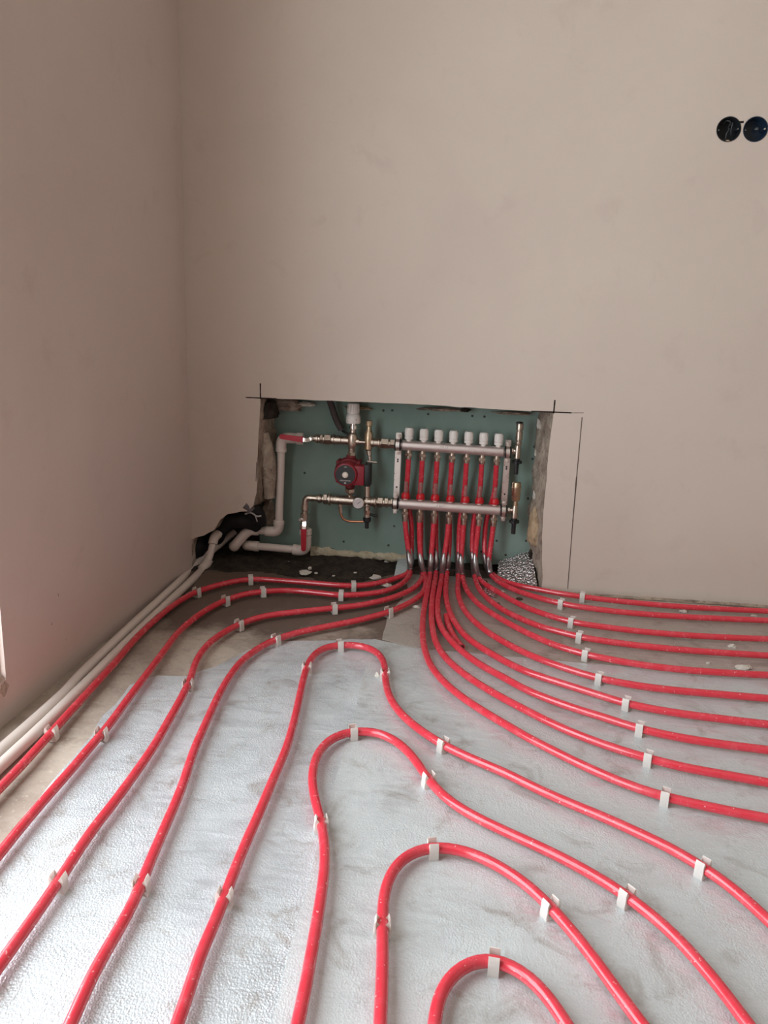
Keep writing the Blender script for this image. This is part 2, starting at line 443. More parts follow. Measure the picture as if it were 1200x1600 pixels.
# left wall with the balcony opening
bm = B(); T = .27
def wallbox(y0, y1, z0, z1): add_box(bm, (XL-T, y0, z0), (XL, y1, z1))
wallbox(WY1, .25, 0, ZC); wallbox(YB, WY0, 0, ZC); wallbox(WY0, WY1, -.05, WZ0); wallbox(WY0, WY1, WZ1, ZC)
wall_left = obj('wall_left', bm, M_left, smooth=False); tag(wall_left, 'plastered left wall in shade, with a balcony opening towards the camera', kind='structure')
bm = B(); add_box(bm, (XL-T+.005, WY1-.006, WZ0), (XL-.012, WY1-.0005, WZ1)); child('reveal', bm, M_white, wall_left, 'white painted reveal of the opening', smooth=False)
bm = lump(Vector((XL-.006, WY1-.012, WZ0-.035)), .008, .02, .03, 5, 2, .4); child('mortar_and_shade', bm, M_mason, wall_left, 'chipped brown plaster under the reveal')
for k, (a, b, w) in enumerate([(99, 892, .003), (91, 931, .004), (109, 956, .003), (81, 974, .003), (103, 1000, .0025)]):
    P = on_x(a, b, XL); bm = lump(P-Vector((.0015, 0, .004)), .002, w*1.2, w*2.6, k, 1, .5); child('plaster_chip', bm, M_mud, wall_left)
door = B()
FX = XL-.2
for y0, y1, z0, z1 in ((WY0, WY0+.06, WZ0, WZ1), (WY1-.066, WY1-.006, WZ0, WZ1), ((WY0+WY1)/2-.04, (WY0+WY1)/2+.04, WZ0, WZ1), (WY0, WY1-.006, WZ0, WZ0+.06), (WY0, WY1-.006, WZ1-.06, WZ1)):
    add_box(door, (FX-.03, y0, z0), (FX+.03, y1, z1))
w1 = obj('window_1', door, M_white, smooth=False); tag(w1, 'white balcony window frame in the left wall', kind='structure')

# other walls, ceiling, floor (outside the picture)
bm = B(); add_box(bm, (XR, YB, 0), (XR+.1, .25, ZC)); tag(obj('wall_right', bm, M_wall, smooth=False), 'plain plastered right wall', kind='structure')
bm = B(); add_box(bm, (XL-T, YB-.2, ZC), (XR+.1, .25, ZC+.1)); tag(obj('ceiling', bm, M_ceil, smooth=False), 'pale ceiling', kind='structure')
bm = B()
add_box(bm, (XL, YB-.2, 0), (XR, YB, ZC))
tag(obj('wall_front', bm, M_wall, smooth=False), 'plain plastered wall behind the camera', kind='structure')
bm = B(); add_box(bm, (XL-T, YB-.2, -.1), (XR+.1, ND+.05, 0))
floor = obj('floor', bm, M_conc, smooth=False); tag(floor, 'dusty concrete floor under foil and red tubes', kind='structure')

# dark screed in the mouth of the niche
bm = B(); nx, ny = 46, 16; G = []
for j in range(ny+1):
    row = []
    for i in range(nx+1):
        u, v = i/nx, j/ny
        x = XL+.002+(-.255-XL)*u; y0 = -.055+.045*math.sin(u*5)+.02*noise.noise(Vector((u*9, 0, 0))); y0 = min(y0, -.012)
        if u > .75: y0 += (u-.75)*.5
        y = y0+(ND+.01-y0)*v
        q = Vector((x, y, 0)); h = (.004+.030*v*v)+.010*noise.noise(q*14)+.007*noise.noise(q*37)
        ed = min(1, v*5)*min(1, (1-u)*6)
        row.append(bm.verts.new((x, y, max(h, .002)*ed-.001)))
    G.append(row)
for A, C in zip(G, G[1:]):
    for i in range(nx): bm.faces.new((A[i], A[i+1], C[i+1], C[i]))
child('dark_screed', bm, M_dark, floor, 'lumpy dark screed in the mouth of the niche', angle=1.3)
# dirt line along the foot of the back wall
bm = B(); n = 90; L = []
for i in range(n+1):
    x = .25+(XR-.25)*i/n; a = .006+.007*abs(noise.noise(Vector((x*17, 0, 3)))); h = .001+.007*abs(noise.noise(Vector((x*29, 4, 0))))
    L.append([bm.verts.new(c) for c in ((x, -a*2.2, 0), (x, -a, h*.7), (x, -.0005, h+.003), (x, .004, h))])
for A, C in zip(L, L[1:]):
    for k in range(3): bm.faces.new((A[k], A[k+1], C[k+1], C[k]))
child('mortar_dirt', bm, M_mason, floor, 'dark crumbs along the foot of the back wall')

# ------------------------------------------------------------------ foil insulation sheets
def sheet(name, poly, m, z, label, seed, amp=.0011, wob=.004):
    pts = []
    for i in range(len(poly)):
        P, Q = Vector((*poly[i], 0)), Vector((*poly[(i+1) % len(poly)], 0)); n = max(1, int((Q-P).length/.04))
        for k in range(n):
            p = P.lerp(Q, k/n)
            if k: p += Vector((noise.noise(p*13+Vector((seed, 0, 0))), noise.noise(p*13+Vector((0, seed, 0))), 0))*wob
            pts.append(p)
    bm = B(); bm.faces.new([bm.verts.new(p) for p in pts])
    xs = [p.x for p in pts]; ys = [p.y for p in pts]; st = .05
    for ax, lo, hi in ((0, min(xs), max(xs)), (1, min(ys), max(ys))):
        k = lo+st
        while k < hi:
            c = Vector((k, 0, 0)) if ax == 0 else Vector((0, k, 0)); nn = Vector((1, 0, 0)) if ax == 0 else Vector((0, 1, 0))
            bmesh.ops.bisect_plane(bm, geom=bm.verts[:]+bm.edges[:]+bm.faces[:], plane_co=c, plane_no=nn); k += st
    bmesh.ops.triangulate(bm, faces=[f_ for f_ in bm.faces if len(f_.verts) > 4])
    for f_ in bm.faces:
        if f_.normal.z < 0: f_.normal_flip()
    r = bmesh.ops.extrude_face_region(bm, geom=bm.faces[:])
    top = {v for v in r['geom'] if isinstance(v, bmesh.types.BMVert)}
    for v in bm.verts:
        if v in top: v.co.z = z+amp*noise.noise(v.co*6+Vector((seed, seed, 0)))+amp*.6*noise.noise(v.co*15+Vector((0, seed, 2)))
        else: v.co.z = .0002
    c = Vector((sum(xs)/len(xs), sum(ys)/len(ys), 0))
    return rooted(name, bm, m, c, label, 'insulation', None, angle=1.0)
xy = lambda px, py: (on_z(px, py).x, on_z(px, py).y)
s0, s1 = Vector(xy(588, 1000)), Vector(xy(559, 1112)); sd = (s1-s0).normalized()
sN = s0+sd*1.95
sheet('foil_sheet', [xy(0, 1322), xy(60, 1250), xy(118, 1182), xy(160, 1120), xy(203, 1072), xy(245, 1057), xy(292, 1058), xy(335, 1044), xy(385, 1018), xy(438, 1003), xy(520, 1002), tuple(s0), tuple(sN), (XL+.12, sN.y), (xy(0, 1322)[0]-.03, -1.9)], M_foilA, .0028,
      'bright silver foil sheet at the lower left, under the tube loops', 3, wob=.014)
ysm = on_z(660, 1016).y
e0 = s0+(s0-s1).normalized()*.0
sheet('foil_sheet', [(s0.x-.008, s0.y-.002), (on_z(655, 1015).x, ysm), (.9, ysm-.03), (1.6, ysm-.02), (XR-.02, ysm-.02), (XR-.02, sN.y), (sN.x-.008, sN.y)], M_foilB, .0042,
      'grey film-faced foil sheet at the lower right, from the seam rightwards', 8)
sheet('foil_sheet', [xy(606, 962), xy(638, 925), (on_z(630, 905).x, .09), (.1, .10), (.2, .03), (.30, -.03), (1.2, -.035), (XR-.02, -.03), (XR-.02, ysm-.012), (1.6, ysm-.012), (.9, ysm-.022), (on_z(655, 1015).x, ysm+.008), (s0.x+.016, s0.y+.006)], M_foilC, .0026,
      'dusty foil sheet running along the foot of the back wall', 5)

# ------------------------------------------------------------------ green board
BT = on_y(430, 640, ND)
bx0, bx1 = on_y(430, 700, ND).x, on_y(846, 700, ND).x
bt = .62; bb = .034
bm = B(); pts = []
bot = wobble(Vector((bx0-.06, 0, bb)), Vector((bx1+.03, 0, bb-.006)), .018, .010, 3)+[Vector((bx1+.03, 0, bb-.006))]
allp = bot+[Vector((bx1+.03, 0, bt)), Vector((bx0-.06, 0, bt))]
f_ = bm.faces.new([bm.verts.new((p.x, ND, p.z)) for p in allp])
r = bmesh.ops.extrude_face_region(bm, geom=[f_])
for v in r['geom']:
    if isinstance(v, bmesh.types.BMVert): v.co.y += .0125
bmesh.ops.triangulate(bm, faces=[x for x in bm.faces if len(x.verts) > 4])
board = rooted('plasterboard', bm, M_board, (-.24, ND, bb), 'green moisture-resistant plasterboard lining the back of the niche', 'board', smooth=False)
for a, b in [(472, 633), (599, 641.5), (613, 641), (669, 647), (738, 650), (757, 651), (832, 717), (825, 779), (822, 845), (776, 845), (790, 867), (752, 862), (616, 822), (607, 852), (476, 739), (537, 846), (835, 698), (520, 858)]:
    P = on_y(a, b, ND); bm = B(); add_lathe(bm, P+Vector((0, .002, 0)), (0, -1, 0), [(0, .0042), (.0028, .0042), (.0034, .003), (.0018, .0008)], 10)
    child('screw', bm, M_black, board)
bm = B(); n = 60; L = []
for i in range(n+1):
    x = on_y(486, 866, ND).x+(on_y(640, 872, ND).x-on_y(486, 866, ND).x)*i/n
    q = Vector((x*30, 0, 0)); h = .016+.010*noise.noise(q)+.006*noise.noise(q*2.7); d = .012+.007*noise.noise(q*1.5+Vector((0, 7, 0)))
    if i < 12: h += .012
    zc = bb+.004; L.append([bm.verts.new((x, ND-.0005, zc+h*.7)), bm.verts.new((x, ND-d*.8, zc+h*.45)), bm.verts.new((x, ND-d, zc-h*.3)), bm.verts.new((x, ND-d*.6, zc-h)), bm.verts.new((x, ND+.01, zc-h*1.1))])
for A, C in zip(L, L[1:]):
    for k in range(4): bm.faces.new((A[k], A[k+1], C[k+1], C[k]))
child('foam_seam', bm, M_foam, board, 'cream mounting foam along the lower edge', angle=1.2)

# ------------------------------------------------------------------ socket back boxes
for k, c in enumerate(sock_c):
    bm = B(); seg = 36
    prof = [(-.002, SR*1.0), (-.002, SR*.95), (.04, SR*.90), (.042, 0)]
    rings = []
    for d, r in [(0, SR*1.015), (-.0015, SR*1.01), (-.0015, SR*.955), (.002, SR*.945), (.043, SR*.90)]:
        rings.append([bm.verts.new(c+Vector((math.cos(a)*r, d, math.sin(a)*r))) for a in [2*math.pi*i/seg for i in range(seg)]])
    for A, C in zip(rings, rings[1:]):
        for i in range(seg): bm.faces.new((A[i], A[(i+1) % seg], C[(i+1) % seg], C[i]))
    bm.faces.new(rings[-1])
    e = empty('socket_box', c, ['black round socket box in the wall with loose wires inside, left of the pair', 'black round socket box with bluish inside at the right edge, right of the pair'][k], 'socket box', 'socket boxes high on the back wall')
    child('box_shell', bm, [M_box, M_boxb][k], e)
    for s in (-1, 1):
        bm = B(); cyl(bm, c+Vector((s*SR*.80, .006, s*.002)), c+Vector((s*SR*.80, .04, s*.002)), .0042, 10)
        child('screw_post', bm, [M_box, M_boxb][k], e)
        bm = B(); cyl(bm, c+Vector((s*SR*.80, .002, s*.002)), c+Vector((s*SR*.80, .0075, s*.002)), .0026, 10)
        child('screw', bm, M_strap if (k and s > 0) else M_wire, e)
    if k == 0:
        for pts in ([(-.002, .038, -.020), (.0, .022, -.026), (-.003, .01, -.012), (.006, .02, .004), (.008, .036, .012)], [(.012, .038, .018), (.014, .016, .022), (.010, .012, .004), (.016, .03, -.01)], [(-.01, .038, .02), (-.004, .015, .027), (.006, .014, .024), (.008, .036, .014)]):
            bm = B(); sweep(bm, smooth_path(catmull([c+Vector(p) for p in pts], .003), 2), .0013, 8); child('wire', bm, M_wire, e)
        bm = lump(c+Vector((.002, .004, -.034)), .006, .006, .004, 2, 2); child('plaster_smear', bm, M_tan, e)
    else:
        bm = lump(c+Vector((.012, .03, .004)), .006, .004, .005, 6, 2); child('plaster_smear', bm, M_wire, e)

# ------------------------------------------------------------------ red heating tubes
TR = .0092; TZ = .0195
def floor_pts(pts): return [on_z(a, b, TZ) for a, b in pts]
YF, YR_ = .11, .142                                    # front and rear tube planes in the niche
front_x = [(632.5, 813), (655.3, 814.5), (678, 816), (701.2, 817), (724.6, 818.5), (748, 820), (771.2, 821)]
rear_x = [(638.5, 716), (660, 718), (683, 719), (706, 720.5), (729, 722), (753, 723.5), (776, 725)]
TUBES = {}
def tube(key, label, vert, pts, ext0=None, ext1=None, step=.012, sm=6):
    P = [on_y(a, b, Y) for a, b, Y in vert] + floor_pts(pts)
    if ext1 is not None: P.append(P[-1]+(P[-1]-P[-2]).normalized()*ext1)
    if ext0 is not None: P.insert(0, P[0]+(P[0]-P[1]).normalized()*ext0)
    path = smooth_path(catmull(P, step), sm)
    for p in path:
        if p.z < TZ: p.z = TZ
    base = path[0].copy(); base.z = 0
    if vert: base = Vector((path[0].x, path[0].y, 0))
    bm = B(); sweep(bm, path, TR, 14)
    o = rooted('heating_tube', bm, M_tube, base, label, 'tube', 'red underfloor heating tubes', angle=1.2)
    TUBES[key] = (o, path)
    if vert:
        # steel bend support: a shell that opens towards its tip, around the turn from wall to floor
        zs = [i for i, p in enumerate(path) if p.z < .092]
        i0 = zs[0]; i1 = next((i for i in range(i0, len(path)) if path[i].z < TZ+.012), len(path)-1)
        seg = path[i0:i1+3]; fr = frames(path)[i0:i1+3]; rows = []; n = len(seg); W = 12
        bm = B()
        for i, (p, (t, a, b)) in enumerate(zip(seg, fr)):
            u = i/(n-1); hw = math.radians(14+150*min(1, u*1.6)); rr = TR+.0012+.0009*math.sin(math.pi*u)
            tow = (EYE-p); tow -= t*tow.dot(t); tow.normalize(); side = t.cross(tow)
            c0 = .35
            row = []
            for k in range(W+1):
                an = c0*(1-u)-hw+2*hw*k/W
                row.append(bm.verts.new(p+(tow*math.cos(an)+side*math.sin(an))*rr))
            rows.append(row)
        for A, C in zip(rows, rows[1:]):
            for k in range(W): bm.faces.new((A[k], A[k+1], C[k+1], C[k]))
        r = bmesh.ops.solidify(bm, geom=bm.faces[:], thickness=.0006)
        child('bend_support', bm, M_sleeve, o, 'silver steel bend support', angle=1.2)
    return o
def fv(i, mid, low): a, b = front_x[i]; return [(a, b-4, YF), (a+(mid[0]-a)*.5, 836, YF), (mid[0], mid[1], YF-.002), (low[0], low[1], .098)]
def rv(i, mid, low):
    a, b = rear_x[i]; fx = front_x[i][0]
    return [(a, b-4, YF), (a-1.5, 745, YF+.016), (a-3.5, 772, YR_), (mid[0]-(mid[0]-a)*.15, 812, YR_), (mid[0], mid[1], YR_-.004), (low[0], low[1], .115)]
tube('L1', 'red tube nearest the left wall, beside the two white floor pipes', rv(0, (643, 850), (642, 882)),
     [(636, 897), (625, 901.5), (606.7, 907), (580, 913), (552, 915.5), (500, 912), (450, 908), (391.7, 905), (350, 912), (306.7, 925), (276.7, 941.7), (246.7, 965), (213, 996.7), (180, 1035), (146.7, 1071.7), (110, 1111.7), (80, 1145), (33, 1197), (0, 1231)], ext1=.9)
tube('L2', 'second red tube from the left wall', fv(0, (637, 852), (641, 882)),
     [(641, 897), (633, 908), (620, 917), (600, 924), (575, 928), (533, 930), (490, 925.5), (450, 922.5), (411, 924), (380, 929), (352, 938), (316.7, 956.7), (280, 986.7), (256.7, 1016.7), (226.7, 1056.7), (196.7, 1096.7), (170, 1133), (133, 1176.7), (110, 1204), (50, 1272), (0, 1333)], ext1=.9)
tube('L3', 'third red tube from the left wall', rv(1, (657.5, 850), (658, 880)),
     [(661, 897), (657, 908), (646.7, 919), (623, 930.5), (596.7, 938.5), (560, 946), (522, 950), (470, 955.5), (430, 960), (400, 966), (373, 976), (346.7, 990), (323, 1009), (306.7, 1033), (296.7, 1063), (280, 1096.7), (263, 1126.7), (240, 1166.7), (213, 1206), (181, 1250), (140, 1303), (96.7, 1369), (60, 1423), (26.7, 1470), (0, 1507)], ext1=.9)
tube('L4', 'fourth red tube from the left wall', fv(1, (656, 852), (658, 880)),
     [(664, 900), (665, 915), (659, 928), (646.7, 938), (623, 950), (603, 957.5), (560, 969), (500, 981), (455, 991), (420, 1004), (398, 1017), (376.7, 1034), (356.7, 1060), (340, 1090), (323, 1127), (303, 1173), (283, 1233), (253, 1303), (230, 1357), (213, 1400), (183, 1457), (153, 1507), (131, 1553), (110, 1600)], ext1=.9)
tube('R1', 'tenth red tube from the back wall, lowest of those leaving to the right', fv(2, (675, 852), (673, 880)),
     [(671.5, 900), (668, 922), (663.5, 945), (660.5, 970), (661, 1000), (665, 1020), (673, 1040), (693, 1065), (720, 1088), (760, 1114.5), (800, 1138), (820, 1150), (867.5, 1174.6), (915, 1198), (978, 1225), (1038.5, 1245), (1073, 1253), (1136.7, 1267), (1200, 1279)], ext1=1.2)
tube('R2', 'ninth red tube from the back wall', rv(2, (681, 850), (682, 880)),
     [(681, 900), (677, 922), (674.5, 945), (675, 975), (682, 1006), (700, 1032), (736, 1061), (777, 1086), (826, 1112), (883, 1140), (946.7, 1164.5), (1013, 1185), (1073, 1200), (1136.7, 1211.5), (1200, 1223)], ext1=1.2)
tube('R3', 'eighth red tube from the back wall', fv(3, (697, 852), (692, 880)),
     [(690, 903), (686, 925), (683.5, 948), (688, 977), (708, 1005), (743, 1034), (793, 1062), (820, 1077), (883, 1102), (946.7, 1122), (1000.5, 1139), (1073, 1154.5), (1136.7, 1164), (1200, 1172)], ext1=1.2)
tube('R4', 'seventh red tube from the back wall', rv(3, (702, 850), (700, 880)),
     [(698, 903), (696.5, 925), (700, 948), (710, 971), (732, 998), (776.7, 1026.7), (820, 1048.5), (883, 1069.5), (931, 1084.5), (978, 1099), (1026, 1109), (1073, 1116.5), (1136.7, 1124.5), (1200, 1132)], ext1=1.2)
tube('R5', 'sixth red tube from the back wall', rv(4, (717, 850), (716.5, 880)),
     [(716, 905), (715, 918), (718, 937), (726.7, 955), (746.7, 976), (776.7, 997), (826.7, 1023), (883, 1044), (937, 1060), (1010, 1073.5), (1073, 1080.5), (1136.7, 1086), (1200, 1091.5)], ext1=1.2)
tube('R6', 'fifth red tube from the back wall', fv(4, (722, 852), (720, 882)),
     [(724, 907), (730, 923), (746.7, 943), (776.7, 963.5), (826.7, 990.5), (867.5, 1008), (915, 1022.5), (946.7, 1029), (1010, 1040), (1073, 1047), (1136.7, 1051.5), (1200, 1055)], ext1=1.2)
tube('R7', 'fourth red tube from the back wall', rv(5, (738, 850), (740, 882)),
     [(743, 906), (748, 919), (764, 937), (793, 957), (843, 978.5), (867.5, 985.5), (905.5, 995), (946.7, 1002), (1010, 1010), (1073, 1016), (1136.7, 1020.5), (1200, 1024.5)], ext1=1.2)
tube('R8', 'third red tube from the back wall', fv(5, (744, 852), (742, 882)),
     [(749, 905), (760, 914.5), (775, 923), (793, 934), (820, 948), (843, 957), (893, 971.5), (946.7, 980), (1010, 987.5), (1073, 992.5), (1136.7, 996), (1200, 998.5)], ext1=1.2)
tube('R9', 'second red tube from the back wall', fv(6, (767, 852), (763, 880)),
     [(765, 896), (776.7, 907.5), (800, 920), (820, 927.5), (843, 934.5), (877, 943), (915, 949.5), (978, 957), (1073, 964), (1136.7, 967), (1200, 969.5)], ext1=1.2)
tube('R10', 'red tube closest along the foot of the back wall', rv(6, (757, 850), (758, 876)),
     [(764, 893), (778, 904), (800, 912.5), (843, 921.5), (883, 928.5), (911, 932.5), (946.7, 937), (1010, 943.5), (1073, 948.5), (1136.7, 952), (1200, 955)], ext1=1.2)
tube('A', 'long red loop turning back nearest the manifold', [],
     [(276.7, 1600), (290, 1563), (313, 1493), (340, 1430), (366.7, 1360), (386.7, 1311), (402, 1277), (430, 1210), (446.7, 1171), (460, 1125), (471, 1075), (478, 1047), (487, 1028), (502, 1014.5), (520, 1008.5), (540, 1007), (560, 1008), (580, 1013.5), (593, 1023), (600.5, 1038), (602, 1060), (608, 1087), (622, 1110), (646.7, 1133.5), (673, 1152), (700, 1168), (740, 1187), (790, 1208), (840, 1233), (890, 1255), (948, 1279), (990, 1298), (1042.5, 1323), (1088, 1349), (1130, 1377), (1165, 1405), (1200, 1438)], .8, .5)
tube('B', 'second red loop from the manifold, curling around a bright foil patch', [],
     [(465, 1600), (476.7, 1545), (490, 1470), (501, 1405), (507.5, 1350), (507, 1320), (504, 1293), (497, 1267), (490, 1238), (488, 1213), (492, 1189), (503, 1168), (523, 1151), (550, 1143), (573, 1141), (597, 1146), (620, 1159), (640, 1177), (656, 1198), (670, 1218), (689, 1240), (717, 1262), (757, 1284), (800, 1304), (840, 1322), (885, 1344), (930, 1369), (968, 1392), (1004, 1419), (1042, 1450), (1084, 1494), (1123, 1540), (1168, 1600)], .8, .5)
tube('C', 'third red loop from the manifold, in the lower middle', [],
     [(594, 1600), (597, 1533), (598, 1467), (598, 1420), (603, 1384), (616, 1355), (637, 1335), (663, 1324.5), (690, 1323), (727, 1330), (760, 1343), (800, 1366), (820, 1380), (852, 1409), (885, 1445), (927, 1497), (962, 1546), (1002, 1600)], .8, .5)
tube('D', 'small red loop cut by the bottom edge of the picture', [],
     [(679, 1600), (684, 1560), (697, 1531), (720, 1509), (747, 1500), (770, 1498.5), (800, 1507.5), (830, 1528), (856, 1556), (884, 1600)], .7, .7)
# loose offcut between the tubes
P = [on_z(a, b, .0125) for a, b in ((697, 962), (700, 975), (707, 991), (714, 1002), (722, 1011))]
path = smooth_path(catmull(P, .008), 3)
bm = B(); sweep(bm, path, TR*.95, 14)
o = rooted('tube_offcut', bm, M_tube, Vector((path[0].x, path[0].y, 0)), 'short loose red tube offcut lying between the seventh and eighth tubes', 'tube', angle=1.2)
bm = B(); d = (path[-1]-path[-2]).normalized(); add_lathe(bm, path[-1]-d*.001, d, [(0, TR*.6), (.0014, TR*.6)], 14); child('tube_bore', bm, M_bore, o)

# ------------------------------------------------------------------ white clips
def make_clip():
    """U clip around a tube running along local x, standing on z = 0"""
    w = .0078; bm = B()
    prof_o = [(-.0125, 0), (-.0135, .007), (-.0121, .017), (-.0121, .026), (-.0094, .0325)]
    prof_i = [(-.0085, .0316), (-.0098, .0255), (-.0096, .017), (-.0098, .0105), (-.006, .0085), (0, .0080)]
    half = prof_o+prof_i
    out = half+[(-y, z) for y, z in half[-2::-1]]
    a = [bm.verts.new((-w, y, z)) for y, z in out]; b = [bm.verts.new((w, y, z)) for y, z in out]
    n = len(out)
    for i in range(n): bm.faces.new((a[i], a[(i+1) % n], b[(i+1) % n], b[i]))
    fa = bm.faces.new(a[::-1]); fb = bm.faces.new(b)
    bmesh.ops.triangulate(bm, faces=[fa, fb])
    return bm
clip_me = None
CL = [('L1', 552, 916, 'nearest the manifold'), ('L1', 391, 906, 'at its far bend'), ('L1', 309, 925, 'in the shaded corner bend'), ('L1', 83, 1146, 'beside the white pipes'),
      ('L2', 533, 930, 'nearest the manifold'), ('L2', 411, 924, 'before the shaded bend'), ('L2', 350, 938, 'on the shaded bend'), ('L2', 160, 1147, 'on the straight at the left'),
      ('L3', 522, 950, 'nearest the manifold'), ('L3', 374, 975, 'on the bend towards the camera'), ('L3', 294, 1072, 'just below the bend'), ('L3', 96, 1376, 'low at the left'),
      ('L4', 606, 957, 'nearest the manifold'), ('L4', 433, 998, 'on the bend towards the camera'), ('L4', 224, 1385, 'low at the left'),
      ('A', 350, 1405, 'low on its left leg'), ('A', 481, 1045, 'high on its left leg'), ('A', 534, 1007, 'at the crown'), ('A', 601, 1055, 'high on its right leg'), ('A', 690, 1163, 'midway down its right leg'), ('A', 1100, 1358, 'far down its right leg'),
      ('B', 553, 1143, 'at the crown'), ('B', 671, 1220, 'on its right leg near the crown'), ('B', 504, 1288, 'on its left leg'), ('B', 975, 1397, 'far down its right leg'),
      ('C', 678, 1324, 'at the crown'), ('C', 599, 1450, 'on its left leg'), ('C', 861, 1420, 'on its right leg'), ('D', 766, 1498, ''),
      ('R10', 911, 932, ''), ('R9', 879, 943, ''), ('R8', 896, 972, ''), ('R7', 907, 995, ''), ('R6', 914, 1022, ''), ('R5', 933, 1059, ''), ('R4', 977, 1098, ''), ('R3', 1000, 1138, ''), ('R2', 1016, 1186, ''), ('R1', 1038, 1244, '')]
WHO = {'L1': 'the red tube nearest the left wall', 'L2': 'the second tube from the left wall', 'L3': 'the third tube from the left wall', 'L4': 'the fourth tube from the left wall',
       'A': 'the loop nearest the manifold', 'B': 'the second loop', 'C': 'the third loop', 'D': 'the crown of the small loop at the bottom edge',
       'R10': 'the tube along the foot of the back wall', 'R9': 'the second tube from the back wall', 'R8': 'the third tube from the back wall', 'R7': 'the fourth tube from the back wall', 'R6': 'the fifth tube from the back wall',
       'R5': 'the sixth tube from the back wall', 'R4': 'the seventh tube from the back wall', 'R3': 'the eighth tube from the back wall', 'R2': 'the ninth tube from the back wall', 'R1': 'the tenth tube from the back wall'}
for key, a, b, where in CL:
    path = TUBES[key][1]; P = on_z(a, b, TZ)
    i = min(range(1, len(path)-1), key=lambda k: (path[k]-P).length)
    d = path[i+1]-path[i-1]; ang = math.atan2(d.y, d.x)
    if clip_me is None:
        o = obj('tube_clip', make_clip(), M_clip, None, True, .5); clip_me = o.data
    else:
        o = bpy.data.objects.new('tube_clip', clip_me); COL.objects.link(o)
    o.location = (path[i].x, path[i].y, .0024); o.rotation_euler = (0, 0, ang+random.uniform(-.06, .06))
    tag(o, ('white clip on '+WHO[key]+(', '+where if where else '')), 'clip', 'white clips holding the red tubes')

# ------------------------------------------------------------------ manifold
ctr = on_y(705, 750, YF); base = Vector((ctr.x, ND, .2))
man = empty('heating_manifold', (ctr.x, YF, on_y(705, 800, YF).z), 'seven-port stainless underfloor heating manifold mounted on the green board in the niche', 'manifold')
ends = {'up': (on_y(628.5, 695.3, YF), on_y(787.5, 706, YF)), 'lo': (on_y(623.5, 786.8, YF), on_y(782, 797.5, YF))}
BR = .0180
for k in ('up', 'lo'):
    A, C = ends[k]; d = (C-A).normalized(); L = (C-A).length
    bm = B(); add_lathe(bm, A, d, [(-.006, .0105), (0, .0105), (.0005, BR-.0015), (.002, BR), (L-.002, BR), (L-.0005, BR-.0015), (L, .0105), (L+.006, .0105)], 28)
    bar = child('manifold_bar', bm, M_steel, man, 'upper return bar' if k == 'up' else 'lower supply bar')
    # engraved maker's mark, unreadable strokes
    for q in range(9):
        P = A+d*(L*.375+.0037*q); hgt = [.006, .0045, .006, .006, .0035, .006, .0045, .006, .004][q]
        bm = B(); M = Matrix.Translation(P+Vector((0, -BR*.93, .0052-hgt*.1))) @ Matrix.Rotation([.0, .3, -.3, 0, .25, 0, -.2, 0, .2][q], 4, 'Y')
        add_box(bm, (-.0007, -.0012, -hgt*.5), (.0007, .0006, hgt*.5), M); child('engraved_stroke', bm, M_chrome if q % 2 else M_ink, bar, smooth=False)
capx = [(639, 687), (662.2, 688.5), (685.2, 690), (708.3, 691.5), (732, 693), (755.4, 694.3), (778.8, 695.5)]
flowx = [(633.6, 781), (656.8, 782.5), (679.5, 784), (703.4, 785.5), (726.8, 787), (748.9, 788.5), (772.9, 790)]
def bar_pt(k, P):
    A, C = ends[k]; t = (P.x-A.x)/(C.x-A.x); return A.lerp(C, t)
